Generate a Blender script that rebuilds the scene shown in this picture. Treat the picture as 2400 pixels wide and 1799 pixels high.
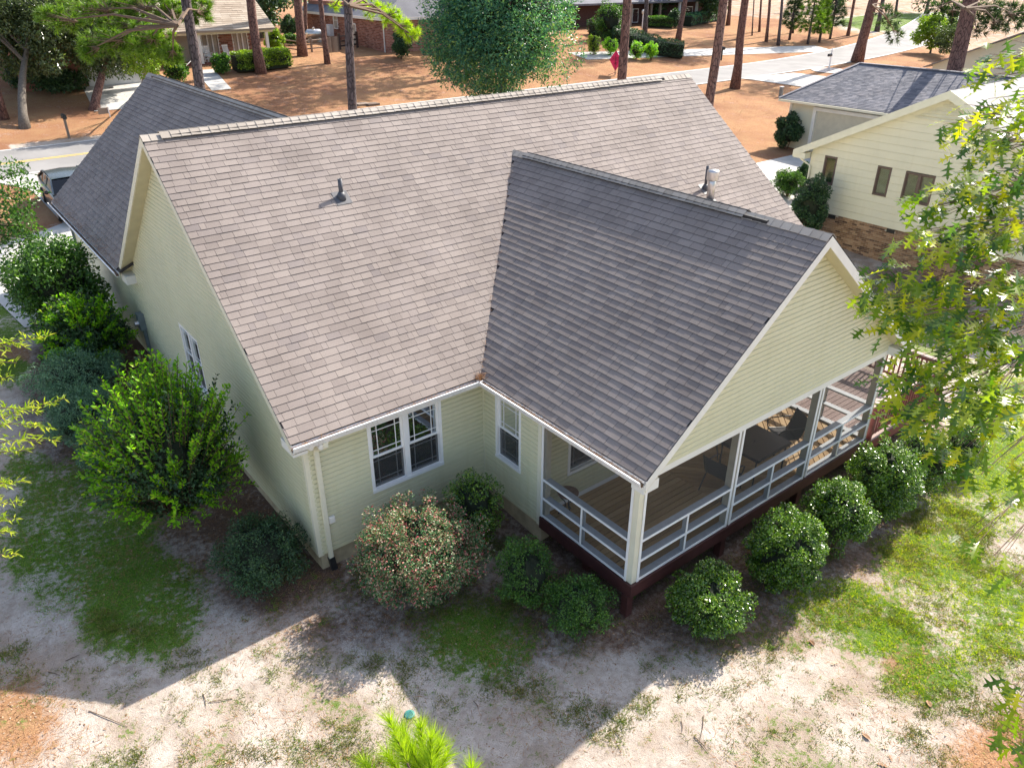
import bpy, math, random
import numpy as np
from mathutils import Matrix, Vector
for o in list(bpy.data.objects): bpy.data.objects.remove(o, do_unlink=True)
SC = bpy.context.scene
COL = SC.collection
R_ = math.radians
random.seed(7); RNG = np.random.RandomState(11)

# ------------------------------------------------------------------ camera
CAMP = np.array([-4.0459, -11.0437, 9.7461]); YAW = 0.6657; PITCH = -0.4966; FPX = 1795.83
cd = bpy.data.cameras.new('camera'); cam = bpy.data.objects.new('camera', cd); COL.objects.link(cam)
cam.location = CAMP; cam.rotation_euler = (math.pi/2+PITCH, 0, -YAW)
cd.sensor_width = 36; cd.lens = FPX/2400*36; cd.clip_end = 3000; cd.clip_start = .05
SC.camera = cam
# ------------------------------------------------------------------ sky, sun, exposure
SUN_AZ = R_(9.0); SUN_EL = R_(40.5)        # azimuth counted from +X towards +Y
w = bpy.data.worlds.new('World'); SC.world = w; w.use_nodes = True
nt = w.node_tree; bg = nt.nodes['Background']
sky = nt.nodes.new('ShaderNodeTexSky'); sky.sky_type = 'NISHITA'; sky.sun_disc = False
sky.sun_elevation = SUN_EL; sky.sun_rotation = math.pi/2-SUN_AZ
sky.air_density = 1.0; sky.dust_density = 2.0; sky.ozone_density = 1.0
hs = nt.nodes.new('ShaderNodeHueSaturation'); hs.inputs['Saturation'].default_value = .9      # pale, hazy summer sky
nt.links.new(sky.outputs[0], hs.inputs['Color']); nt.links.new(hs.outputs[0], bg.inputs[0]); bg.inputs[1].default_value = 0.14
sl = bpy.data.lights.new('sun', 'SUN'); so = bpy.data.objects.new('sun', sl); COL.objects.link(so)
sl.energy = 4.7; sl.angle = R_(0.53); sl.color = (1.0, .93, .82)
sd = Vector((math.cos(SUN_EL)*math.cos(SUN_AZ), math.cos(SUN_EL)*math.sin(SUN_AZ), math.sin(SUN_EL)))
so.rotation_euler = sd.to_track_quat('Z', 'Y').to_euler(); so.location = (30, 10, 40)
vs = SC.view_settings; vs.view_transform = 'Standard'; vs.look = 'None'; vs.gamma = 1; vs.use_curve_mapping = False
vs.exposure = 1.08
SC.cycles.max_bounces = 7; SC.cycles.transparent_max_bounces = 12
SC.cycles.diffuse_bounces = 4

# ------------------------------------------------------------------ pixel -> world
_F = np.array([math.sin(YAW)*math.cos(PITCH), math.cos(YAW)*math.cos(PITCH), math.sin(PITCH)])
_Rt = np.array([math.cos(YAW), -math.sin(YAW), 0.]); _U = np.cross(_Rt, _F)
def ray(u, v):
    d = _F+(u-1200)/FPX*_Rt-(v-899.5)/FPX*_U
    return d/np.linalg.norm(d)
def at(u, v, dist): return CAMP+ray(u, v)*dist
def onx(u, v, x): d = ray(u, v); return CAMP+d*((x-CAMP[0])/d[0])
def ony(u, v, y): d = ray(u, v); return CAMP+d*((y-CAMP[1])/d[1])
def onz(u, v, z): d = ray(u, v); return CAMP+d*((z-CAMP[2])/d[2])
def ppm(X): return FPX/float((np.array(X)-CAMP)@_F)
def topx(X):
    d = np.array(X, float)-CAMP; z = d@_F
    return 1200+FPX*(d@_Rt)/z, 899.5-FPX*(d@_U)/z
# ------------------------------------------------------------------ terrain height
_gy = np.array([[-400,-2],[-30,-.85],[-5,-.58],[0,-.38],[5,-.28],[12,-.12],[18,.1],[24,.45],[32,1.0],[34,1.12],[40,1.25],[46,2.1],[52,3.0],[60,3.5],[80,3.8],[150,4.2],[600,6]])
_yy = np.linspace(-400, 600, 5001); _zz = np.interp(_yy, _gy[:,0], _gy[:,1])
_k = np.hanning(21); _k /= _k.sum(); _zs = np.convolve(np.pad(_zz, 10, mode='edge'), _k, 'valid')
def sst(a, b, x):
    t = np.clip((np.asarray(x, float)-a)/(b-a), 0, 1); return t*t*(3-2*t)
def g(x, y): return np.interp(y, _yy, _zs)-.9*sst(13, 23, x)*(1-sst(4, 13, y))
def hit(u, v, dz=0.):
    d = ray(u, v); t = np.arange(3, 400, .05); P = CAMP+t[:,None]*d
    h = P[:,2]-g(P[:,0], P[:,1])-dz; i = int(np.argmax(h < 0))
    return P[i] if h[i] < 0 else P[-1]
def vnoise(x, y, s=1., seed=0):
    x = np.asarray(x, float)*s; y = np.asarray(y, float)*s
    xi = np.floor(x).astype(np.int64); yi = np.floor(y).astype(np.int64); fx = x-xi; fy = y-yi
    fx = fx*fx*(3-2*fx); fy = fy*fy*(3-2*fy)
    def h(a, b):
        n = (a*374761393+b*668265263+seed*974634777) & 0xffffffff
        n = ((n ^ (n >> 13))*1274126177) & 0xffffffff
        return ((n ^ (n >> 16)) & 0xffff)/65535.
    return (h(xi,yi)*(1-fx)+h(xi+1,yi)*fx)*(1-fy)+(h(xi,yi+1)*(1-fx)+h(xi+1,yi+1)*fx)*fy
def fbm(x, y, s=1., seed=0):
    return (vnoise(x,y,s,seed)*.5+vnoise(x,y,s*2.1,seed+1)*.27+vnoise(x,y,s*4.3,seed+2)*.15+vnoise(x,y,s*9,seed+3)*.08)

# ------------------------------------------------------------------ materials
MATS = {}
def newmat(name):
    m = bpy.data.materials.new(name); m.use_nodes = True; MATS[name] = m
    n = m.node_tree; b = n.nodes['Principled BSDF']; return m, n, b
def N(nt, t, **kw):
    n = nt.nodes.new(t)
    for k, v in kw.items():
        if k.startswith('i_'):
            k2 = k[2:]; n.inputs[int(k2) if k2.isdigit() else k2.replace('_', ' ')].default_value = v
        else: setattr(n, k, v)
    return n
def ramp(nt, fac, stops, interp='LINEAR'):
    r = nt.nodes.new('ShaderNodeValToRGB'); r.color_ramp.interpolation = interp
    e = r.color_ramp.elements
    while len(e) < len(stops): e.new(.5)
    for q, (pp, c) in zip(e, stops): q.position = pp; q.color = (*c, 1)
    nt.links.new(fac, r.inputs[0]); return r.outputs[0]
def mixc(nt, fac, a, b, mode='MIX'):
    m = nt.nodes.new('ShaderNodeMix'); m.data_type = 'RGBA'; m.blend_type = mode
    for s, v in ((m.inputs[0], fac), (m.inputs[6], a), (m.inputs[7], b)):
        if isinstance(v, (int, float)): s.default_value = v
        elif isinstance(v, tuple): s.default_value = (*v, 1)
        else: nt.links.new(v, s)
    return m.outputs[2]
def math_(nt, op, a, b=0.):
    m = nt.nodes.new('ShaderNodeMath'); m.operation = op
    for s, v in ((m.inputs[0], a), (m.inputs[1], b)):
        if isinstance(v, (int, float)): s.default_value = v
        else: nt.links.new(v, s)
    return m.outputs[0]
def noise(nt, scale, detail=3, vec=None, rough=.5):
    n = N(nt, 'ShaderNodeTexNoise', i_Scale=scale, i_Detail=detail, i_Roughness=rough)
    if vec is None:
        tc = N(nt, 'ShaderNodeNewGeometry'); vec = tc.outputs['Position']
    nt.links.new(vec, n.inputs['Vector']); return n.outputs['Fac']
def bump(nt, b, h, strength=.3, dist=.02):
    q = N(nt, 'ShaderNodeBump', i_Strength=strength, i_Distance=dist); nt.links.new(h, q.inputs['Height']); nt.links.new(q.outputs[0], b.inputs['Normal'])
def rnd(nt):
    a = N(nt, 'ShaderNodeNewGeometry').outputs['Random Per Island']; o = N(nt, 'ShaderNodeObjectInfo').outputs['Random']
    return math_(nt, 'FRACT', math_(nt, 'ADD', a, o))
def plain(name, c, rough=.6, var=.12, sc=6., metal=0., spec=.4, bm=0., bsc=40.):
    m, nt, b = newmat(name)
    f = noise(nt, sc, 4)
    lo = tuple(x*(1-var) for x in c); hi = tuple(min(1, x*(1+var)) for x in c)
    nt.links.new(ramp(nt, f, [(.3, lo), (.7, hi)]), b.inputs['Base Color'])
    b.inputs['Roughness'].default_value = rough; b.inputs['Metallic'].default_value = metal
    b.inputs['Specular IOR Level'].default_value = spec
    if bm: bump(nt, b, noise(nt, bsc, 3), bm, .01)
    return m
def pieces(name, stops, rough=.85, grain=250., gv=.25, bm=.2, patch=.8, spec=.25):
    """material for many alike pieces: each takes its own tone, plus fine grain and broad weathering"""
    m, nt, b = newmat(name)
    c = ramp(nt, rnd(nt), stops)
    c = mixc(nt, gv, c, ramp(nt, noise(nt, grain, 2), [(.25, (.0,.0,.0)), (.75, (1,1,1))]), 'SOFT_LIGHT')
    c = mixc(nt, .35, c, ramp(nt, noise(nt, patch, 4), [(.3, (.25,.25,.25)), (.7, (.75,.75,.75))]), 'SOFT_LIGHT')
    nt.links.new(c, b.inputs['Base Color']); b.inputs['Roughness'].default_value = rough
    b.inputs['Specular IOR Level'].default_value = spec
    if bm: bump(nt, b, noise(nt, grain, 2), bm, .004)
    return m
def foliage(name, stops, trans=.35, rough=.4, tcol=None, spec=.45):
    m, nt, b = newmat(name)
    c = ramp(nt, rnd(nt), stops)
    c = mixc(nt, .5, c, ramp(nt, noise(nt, 1.7, 3), [(.3, (.3,.3,.3)), (.7, (.75,.75,.7))]), 'SOFT_LIGHT')
    nt.links.new(c, b.inputs['Base Color']); b.inputs['Roughness'].default_value = rough
    b.inputs['Specular IOR Level'].default_value = spec
    t = N(nt, 'ShaderNodeBsdfTranslucent')
    nt.links.new(mixc(nt, 1., c, tcol or (1.9, 2.1, .7), 'MULTIPLY'), t.inputs[0])
    mx = N(nt, 'ShaderNodeMixShader'); mx.inputs[0].default_value = trans
    nt.links.new(b.outputs[0], mx.inputs[1]); nt.links.new(t.outputs[0], mx.inputs[2])
    nt.links.new(mx.outputs[0], nt.nodes['Material Output'].inputs[0]); return m

pieces('shingle', [(0,(.215,.18,.163)),(.3,(.24,.202,.182)),(.65,(.262,.221,.198)),(.9,(.245,.207,.189)),(1,(.20,.17,.16))], grain=240, gv=.45, bm=.35)
pieces('shingle_cap', [(0,(.32,.28,.24)),(1,(.40,.355,.31))], grain=300, gv=.3)
pieces('shingle_blue', [(0,(.11,.115,.14)),(.5,(.17,.17,.195)),(1,(.23,.22,.24))], grain=200)
pieces('shingle_brown', [(0,(.30,.235,.18)),(.5,(.37,.30,.235)),(1,(.43,.36,.29))], grain=200)
pieces('shingle_grey', [(0,(.27,.26,.25)),(1,(.36,.345,.33))], grain=200)
pieces('brick_tan', [(0,(.10,.055,.04)),(.3,(.26,.15,.085)),(.6,(.36,.22,.13)),(.85,(.43,.28,.17)),(1,(.15,.085,.06))], grain=90, rough=.9)
pieces('brick_red', [(0,(.20,.075,.055)),(.5,(.31,.135,.095)),(1,(.40,.20,.15))], grain=90, rough=.9)
pieces('plank', [(0,(.36,.22,.095)),(.5,(.46,.30,.14)),(1,(.54,.37,.19))], grain=60, gv=.3, rough=.6)
pieces('deck_plank', [(0,(.26,.185,.165)),(.5,(.34,.25,.225)),(1,(.42,.32,.29))], grain=60, gv=.35, rough=.75)
pieces('oldwood', [(0,(.16,.12,.095)),(.5,(.24,.18,.14)),(1,(.32,.26,.21))], grain=40)
plain('shingle_edge', (.02,.017,.018), .95, .2, 20)
plain('underlay', (.04,.035,.035), .95)
plain('mortar', (.42,.37,.31), .95, .15, 30)
def siding(name, c, warm):
    m, nt, b = newmat(name)
    f = noise(nt, .7, 5); c1 = ramp(nt, f, [(.3, tuple(x*.93 for x in c)), (.7, c)])
    c1 = mixc(nt, .22, c1, ramp(nt, rnd(nt), [(0,(.44,.44,.42)),(1,(.56,.56,.56))]), 'SOFT_LIGHT')
    st = N(nt, 'ShaderNodeMapping'); st.inputs['Scale'].default_value = (3, 3, .25)
    gm = N(nt, 'ShaderNodeNewGeometry'); nt.links.new(gm.outputs['Position'], st.inputs[0])
    c1 = mixc(nt, ramp(nt, noise(nt, 2.2, 5, st.outputs[0]), [(.5,(0,0,0)),(.8,(.35,.35,.35))]), c1, warm)
    nt.links.new(c1, b.inputs['Base Color']); b.inputs['Roughness'].default_value = .42
    b.inputs['Specular IOR Level'].default_value = .35
    return m
siding('siding', (.68,.65,.44), (.56,.53,.30))
siding('siding_n', (.76,.72,.56), (.66,.61,.43))
plain('trim', (.80,.78,.72), .45, .04, 3)
plain('trim_cream', (.76,.72,.56), .45, .05, 3)
plain('white', (.86,.85,.83), .4, .04, 5)
plain('gutter', (.84,.83,.82), .3, .05, 4)
plain('soffit', (.66,.60,.40), .6, .06, 3)
plain('foundation', (.44,.36,.24), .95, .2, 5, bm=.4, bsc=60)
plain('porchpaint', (.50,.53,.56), .55, .08, 8)
plain('porchpost', (.56,.52,.42), .55, .08, 8)
plain('rimpaint', (.075,.028,.026), .5, .2, 6)
plain('railpaint', (.20,.055,.055), .5, .2, 8)
plain('black', (.02,.02,.022), .45, .2, 10)
plain('darkmetal', (.035,.03,.03), .4, .2, 10, spec=.5)
plain('sling', (.05,.05,.055), .75, .25, 90)
plain('tabletop', (.05,.036,.036), .3, .08, 30, spec=.5)
plain('greymetal', (.22,.26,.27), .4, .1, 6, .3)
plain('galv', (.62,.60,.58), .28, .12, 9, .85)
plain('pipe_dark', (.09,.09,.10), .5, .2, 12)
plain('unlit_interior', (.045,.05,.045), .9)  # near-black, the darkness of an unlit room put into the colour
plain('blind', (.40,.42,.38), .6, .1, 10)
plain('concrete', (.50,.48,.45), .9, .15, 1.2, bm=.2, bsc=70)
plain('asphalt', (.25,.24,.235), .9, .14, .5, bm=.3, bsc=120)
plain('yellowpaint', (.70,.48,.08), .7, .15, 8)
plain('whitepaint', (.78,.77,.74), .7, .1, 8)
plain('gravel', (.50,.44,.40), .95, .3, 25, bm=.6, bsc=40)
plain('grille', (.30,.31,.32), .5, .2, 20)
plain('heatpump', (.62,.63,.64), .4, .05, 5)
plain('door_dark', (.06,.035,.03), .6)
plain('darkbrick', (.10,.05,.045), .9, .3, 12)
plain('pinkcloth', (.85,.03,.16), .55, .06, 8)
plain('valvegreen', (.05,.22,.20), .5, .1, 12)
plain('rubber', (.015,.015,.016), .75)
plain('carpaint', (.15,.175,.185), .2, .05, 2, .5, .6)
plain('chrome', (.6,.6,.62), .15, .03, 4, 1.)
plain('tread', (.22,.13,.09), .9, .2, 12)
plain('lampglow', (.75,.73,.66), .3, .03, 5)
plain('twig', (.13,.085,.055), .9, .3, 20)
plain('bark_oak', (.145,.125,.105), .95, .3, 14, bm=.8, bsc=35)
def glassmat(name, c, rough=.03, tint=(.62,.72,.64)):
    m, nt, b = newmat(name); nt.nodes.remove(b)
    t = N(nt, 'ShaderNodeBsdfTransparent'); t.inputs[0].default_value = (*tint, 1)
    gl_ = N(nt, 'ShaderNodeBsdfGlossy', i_Roughness=rough); fr_ = N(nt, 'ShaderNodeFresnel', i_IOR=1.65)
    bp = N(nt, 'ShaderNodeBump', i_Strength=.06, i_Distance=.02); nt.links.new(noise(nt, 1.3, 2), bp.inputs['Height']); nt.links.new(bp.outputs[0], gl_.inputs['Normal'])
    mx = N(nt, 'ShaderNodeMixShader'); nt.links.new(fr_.outputs[0], mx.inputs[0])
    nt.links.new(t.outputs[0], mx.inputs[1]); nt.links.new(gl_.outputs[0], mx.inputs[2])
    nt.links.new(mx.outputs[0], nt.nodes['Material Output'].inputs[0]); return m
plain('shade_green', (.20,.235,.13), .8, .1, 5)
glassmat('glass', (.02,.04,.03))
glassmat('carglass', (.02,.025,.03), .04, (.12,.14,.15))
m, nt, b = newmat('screen')          # insect screen: fine dark mesh, mostly open
b.inputs['Base Color'].default_value = (.05,.05,.052,1); b.inputs['Roughness'].default_value = .7
t = N(nt, 'ShaderNodeBsdfTransparent'); mx = N(nt, 'ShaderNodeMixShader'); mx.inputs[0].default_value = .40
nt.links.new(t.outputs[0], mx.inputs[1]); nt.links.new(b.outputs[0], mx.inputs[2]); nt.links.new(mx.outputs[0], nt.nodes['Material Output'].inputs[0])
def bark(name, a, c, d):
    m, nt, b = newmat(name)
    tc = N(nt, 'ShaderNodeTexCoord'); mp = N(nt, 'ShaderNodeMapping'); mp.inputs['Scale'].default_value = (1, 1, .35)
    nt.links.new(tc.outputs['Object'], mp.inputs[0])
    v = N(nt, 'ShaderNodeTexVoronoi', feature='DISTANCE_TO_EDGE', i_Scale=9.); nt.links.new(mp.outputs[0], v.inputs['Vector'])
    e = ramp(nt, v.outputs['Distance'], [(0,(0,0,0)),(.12,(1,1,1))])
    c1 = ramp(nt, noise(nt, 5, 5, mp.outputs[0]), [(.3, a), (.7, c)])
    nt.links.new(mixc(nt, e, d, c1), b.inputs['Base Color']); b.inputs['Roughness'].default_value = .95
    bump(nt, b, e, .7, .03); return m
bark('bark_pine', (.15,.07,.055), (.27,.155,.125), (.04,.02,.018))
bark('bark_grey', (.085,.063,.063), (.17,.13,.13), (.028,.02,.02))
# foliage
G_ = foliage
G_('leaf_holly', [(0,(.025,.065,.01)),(.5,(.07,.155,.016)),(.85,(.15,.27,.02)),(1,(.27,.37,.04))], .22, .25, spec=.7)
G_('leaf_dark', [(0,(.014,.04,.018)),(.6,(.04,.09,.036)),(1,(.085,.16,.055))], .2, .4)
G_('leaf_blue', [(0,(.035,.09,.06)),(.6,(.11,.225,.13)),(1,(.24,.38,.22))], .2, .45)
G_('leaf_mid', [(0,(.024,.07,.015)),(.6,(.065,.155,.025)),(1,(.15,.28,.04))], .3, .35)
G_('leaf_bright', [(0,(.07,.20,.008)),(.5,(.17,.38,.012)),(.9,(.27,.48,.02)),(1,(.42,.5,.04))], .4, .35)
G_('leaf_pink', [(0,(.035,.12,.045)),(.45,(.08,.19,.06)),(.64,(.26,.30,.14)),(.78,(.48,.36,.26)),(.9,(.50,.17,.15)),(1,(.52,.08,.11))], .25, .4, (1.4,1.2,.8))
G_('leaf_oak', [(0,(.025,.07,.014)),(.35,(.07,.14,.014)),(.7,(.20,.27,.014)),(1,(.36,.36,.02))], .5, .24, (2.5,2.5,.12), spec=.75)
G_('leaf_willow', [(0,(.02,.08,.06)),(.5,(.05,.165,.11)),(.85,(.12,.28,.14)),(1,(.27,.38,.1))], .3, .35)
G_('leaf_tree', [(0,(.03,.05,.022)),(.5,(.07,.105,.04)),(1,(.15,.19,.08))], .3, .3, spec=.6)
G_('leaf_yellow', [(0,(.12,.20,.015)),(.5,(.26,.33,.02)),(1,(.44,.44,.06))], .45, .4)
G_('leaf_lime', [(0,(.08,.14,.012)),(.5,(.16,.25,.02)),(1,(.28,.36,.03))], .4, .4)
G_('needle_bright', [(0,(.16,.27,.010)),(.5,(.32,.44,.015)),(1,(.46,.54,.03))], .4, .45)
G_('needle', [(0,(.045,.10,.012)),(.5,(.10,.19,.018)),(1,(.19,.28,.03))], .35, .45)
G_('needle_dark', [(0,(.018,.045,.02)),(.5,(.04,.085,.032)),(1,(.09,.13,.04))], .3, .45)
G_('grassblade', [(0,(.05,.13,.010)),(.5,(.11,.25,.014)),(.85,(.20,.33,.02)),(1,(.32,.30,.10))], .35, .6)
G_('grassdry', [(0,(.07,.10,.018)),(.5,(.15,.17,.03)),(1,(.28,.23,.08))], .3, .6)
G_('grass_lime', [(0,(.15,.22,.008)),(.5,(.34,.40,.012)),(1,(.52,.50,.03))], .4, .6)
pieces('straw', [(0,(.16,.07,.03)),(.5,(.32,.15,.06)),(1,(.46,.27,.13))], grain=30, bm=0)
pieces('deadleaf', [(0,(.16,.085,.045)),(.5,(.33,.2,.12)),(1,(.55,.42,.3))], grain=30, bm=0)

# ground: sand, pine straw, sparse turf and mulch, chosen by painted masks broken up by noise
m, nt, b = newmat('ground')
at_ = N(nt, 'ShaderNodeAttribute', attribute_name='gm'); sep = N(nt, 'ShaderNodeSeparateColor'); nt.links.new(at_.outputs['Color'], sep.inputs[0])
nB = noise(nt, .9, 6, rough=.62); nF = noise(nt, 9, 6, rough=.7); nX = noise(nt, 55, 4, rough=.7)
sand = ramp(nt, nF, [(.25,(.40,.335,.285)),(.5,(.53,.46,.40)),(.75,(.62,.555,.49))])
sand = mixc(nt, ramp(nt, nB, [(.42,(0,0,0)),(.62,(.85,.85,.85))]), sand, (.36,.275,.215))
sand = mixc(nt, ramp(nt, nX, [(.55,(0,0,0)),(.70,(.7,.7,.7))]), sand, (.16,.115,.08))
nP = noise(nt, 2.6, 5, rough=.7)
sand = mixc(nt, ramp(nt, nP, [(.5,(0,0,0)),(.66,(.6,.6,.6))]), sand, (.27,.21,.165))
straw = ramp(nt, nX, [(.28,(.09,.035,.018)),(.5,(.33,.155,.075)),(.72,(.56,.34,.19))])
nL = noise(nt, .16, 5, rough=.6)
straw = mixc(nt, ramp(nt, nB, [(.35,(0,0,0)),(.7,(.6,.6,.6))]), straw, (.44,.29,.16))
straw = mixc(nt, ramp(nt, nL, [(.45,(0,0,0)),(.62,(.55,.55,.55))]), straw, (.19,.075,.045))
turf = ramp(nt, nX, [(.3,(.04,.09,.010)),(.52,(.10,.18,.02)),(.7,(.27,.26,.12))])
mulch = ramp(nt, nX, [(.3,(.035,.02,.016)),(.5,(.125,.075,.055)),(.72,(.33,.23,.165))])
def mk(ch, lo=.36, hi=.64, a=.6):
    s = math_(nt, 'ADD', sep.outputs[ch], math_(nt, 'MULTIPLY', math_(nt, 'SUBTRACT', math_(nt, 'ADD', math_(nt, 'ADD', math_(nt, 'MULTIPLY', nF, .42), math_(nt, 'MULTIPLY', nX, .28)), math_(nt, 'MULTIPLY', nB, .3)), .5), a*2))
    return ramp(nt, s, [(lo,(0,0,0)),(hi,(1,1,1))])
c = mixc(nt, mk('Red', .3, .8, 2.0), sand, straw); c = mixc(nt, mk('Blue', .3, .9, 2.2), c, mulch); c = mixc(nt, mk('Green', .42, .7, 2.6), c, turf)
nt.links.new(c, b.inputs['Base Color']); b.inputs['Roughness'].default_value = .97; b.inputs['Specular IOR Level'].default_value = .1
bump(nt, b, math_(nt, 'ADD', nX, math_(nt, 'MULTIPLY', nF, 1.5)), .7, .03)

# ------------------------------------------------------------------ mesh helpers
def tag(o, label=None, cat=None, group=None, kind=None):
    if label: o['label'] = label
    if cat: o['category'] = cat
    if group: o['group'] = group
    if kind: o['kind'] = kind
    return o
def link(name, me, parent=None):
    o = bpy.data.objects.new(name, me); COL.objects.link(o)
    if parent is not None:
        o.parent = parent; o.matrix_parent_inverse = parent_inv(parent)
    return o
def wmat(o):
    m = o.matrix_basis.copy()
    if o.parent is not None: m = wmat(o.parent) @ o.matrix_parent_inverse @ m
    return m
def parent_inv(o): return wmat(o).inverted()
def empty(name, loc, label=None, cat=None, group=None, rz=0.):
    o = bpy.data.objects.new(name, None); COL.objects.link(o); o.location = loc; o.rotation_euler = (0,0,rz)
    o.empty_display_size = .2
    return tag(o, label, cat, group)
def np_mesh(name, V, F, mat):
    V = np.ascontiguousarray(V, np.float32); F = np.ascontiguousarray(F, np.int32)
    me = bpy.data.meshes.new(name); n, k = F.shape
    me.vertices.add(len(V)); me.vertices.foreach_set('co', V.ravel())
    me.loops.add(n*k); me.loops.foreach_set('vertex_index', F.ravel())
    me.polygons.add(n); me.polygons.foreach_set('loop_start', np.arange(0, n*k, k, dtype=np.int32))
    me.polygons.foreach_set('use_smooth', np.zeros(n, bool))
    me.update(calc_edges=True)
    if mat: me.materials.append(MATS[mat])
    return me
BOXF = [(0,3,2,1),(4,5,6,7),(0,1,5,4),(1,2,6,5),(2,3,7,6),(3,0,4,7)]
class MB:
    def __init__(s): s.V = []; s.F = []
    def add(s, V, F):
        k = len(s.V); s.V += [tuple(map(float, v)) for v in V]; s.F += [tuple(i+k for i in f) for f in F]; return s
    def mm(s, x0, x1, y0, y1, z0, z1):
        return s.add([(x0,y0,z0),(x1,y0,z0),(x1,y1,z0),(x0,y1,z0),(x0,y0,z1),(x1,y0,z1),(x1,y1,z1),(x0,y1,z1)], BOXF)
    def hexa(s, P): return s.add(P, BOXF)          # bottom ring 0-3 ccw, top ring 4-7
    def bar(s, a, b, wd, ht, up=(0,0,1)):
        a = np.array(a, float); b = np.array(b, float); t = b-a; t /= np.linalg.norm(t)
        up = np.array(up, float); sd = np.cross(t, up); n = np.linalg.norm(sd)
        if n < 1e-6: sd = np.array([1.,0,0])
        else: sd /= n
        u = np.cross(sd, t); q = []
        for e in (a, b):
            for (i, j) in ((-1,-1),(1,-1),(1,1),(-1,1)): q.append(e+sd*i*wd/2+u*j*ht/2)
        return s.add(q, [(0,1,2,3),(7,6,5,4),(0,4,5,1),(1,5,6,2),(2,6,7,3),(3,7,4,0)])
    def tube(s, P, r, n=8, cap=True):
        P = np.array(P, float); r = np.broadcast_to(np.array(r, float), (len(P),))
        k = len(s.V); ref = np.array([.31,.17,.93])
        for i in range(len(P)):
            t = P[min(i+1, len(P)-1)]-P[max(i-1, 0)]; t = t/max(1e-9, np.linalg.norm(t))
            a = np.cross(t, ref); 
            if np.linalg.norm(a) < .1: a = np.cross(t, (1.,0,0))
            a /= np.linalg.norm(a); b2 = np.cross(t, a)
            for j in range(n):
                th = 2*math.pi*j/n; s.V.append(tuple(P[i]+r[i]*(a*math.cos(th)+b2*math.sin(th))))
        for i in range(len(P)-1):
            for j in range(n): s.F.append((k+i*n+j, k+i*n+(j+1)%n, k+(i+1)*n+(j+1)%n, k+(i+1)*n+j))
        if cap: s.F.append(tuple(k+j for j in range(n))[::-1]); s.F.append(tuple(k+(len(P)-1)*n+j for j in range(n)))
        return s
    def lathe(s, c, prof, n=16):
        k = len(s.V)
        for (r, z) in prof:
            for j in range(n): th = 2*math.pi*j/n; s.V.append((c[0]+r*math.cos(th), c[1]+r*math.sin(th), c[2]+z))
        for i in range(len(prof)-1):
            for j in range(n): s.F.append((k+i*n+j, k+i*n+(j+1)%n, k+(i+1)*n+(j+1)%n, k+(i+1)*n+j))
        s.F.append(tuple(k+j for j in range(n))[::-1]); s.F.append(tuple(k+(len(prof)-1)*n+j for j in range(n))); return s
    def prism(s, poly, h):          # poly: list of 3d points, extruded by vector h
        n = len(poly); h = np.array(h, float); k = len(s.V)
        s.V += [tuple(map(float, q)) for q in poly]+[tuple(np.array(q, float)+h) for q in poly]
        s.F.append(tuple(k+i for i in range(n))[::-1]); s.F.append(tuple(k+n+i for i in range(n)))
        for i in range(n): s.F.append((k+i, k+(i+1)%n, k+n+(i+1)%n, k+n+i))
        return s
    def mesh(s, name, mat, smooth=False):
        me = bpy.data.meshes.new(name); me.from_pydata(s.V, [], s.F); me.update()
        me.materials.append(MATS[mat])
        if smooth: me.polygons.foreach_set('use_smooth', [True]*len(me.polygons))
        return me
    def build(s, name, mat, parent=None, smooth=False, bevel=0.):
        o = link(name, s.mesh(name, mat, smooth), parent)
        if bevel:
            b = o.modifiers.new('bevel', 'BEVEL'); b.width = bevel; b.segments = 2; b.limit_method = 'ANGLE'
        return o
def copy_tree(o, parent=None):
    c = o.copy(); COL.objects.link(c)
    if parent is not None: c.parent = parent; c.matrix_parent_inverse = Matrix.Identity(4) if o.parent is None else o.matrix_parent_inverse
    for ch in [q for q in bpy.data.objects if q.parent is o]: copy_tree(ch, c)
    return c
EDGI = [0,0,1,1,0,1]
# pieces: list of (8 hexahedron points, centre); the `limit` largest in view become objects, the rest one joined part
def piece_field(name, rest, plist, mat, parent, limit=300, edge=None):
    def apparent(P):
        c = P.mean(0); d = c-CAMP; z = d@_F
        if z < 1: return -1
        u, v = topx(c)
        pen = 1. if (0 < u < 2400 and 0 < v < 1799) else .01
        return pen/np.linalg.norm(d)
    sc = [apparent(P) for P in plist]; order = np.argsort(sc)[::-1]
    V = []; 
    for i in order[:limit]:
        P = plist[i]; c = P.mean(0)
        me = bpy.data.meshes.new(name); me.from_pydata([tuple(q) for q in (P-c)], [], BOXF); me.materials.append(MATS[mat])
        if edge: me.materials.append(MATS[edge]); me.polygons.foreach_set('material_index', EDGI)
        o = bpy.data.objects.new(name, me); COL.objects.link(o)
        o.parent = parent; o.matrix_parent_inverse = parent_inv(parent); o.location = c
    ro = order[limit:]
    if len(ro):
        V = np.concatenate([plist[i] for i in ro]); F = (np.array(BOXF)[None]+8*np.arange(len(ro))[:,None,None]).reshape(-1, 4)
        me = np_mesh(rest, V, F, mat)
        if edge: me.materials.append(MATS[edge]); me.polygons.foreach_set('material_index', np.tile(np.array(EDGI, np.int32), len(ro)))
        o = link(rest, me, parent); o['kind'] = 'stuff'
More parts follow.
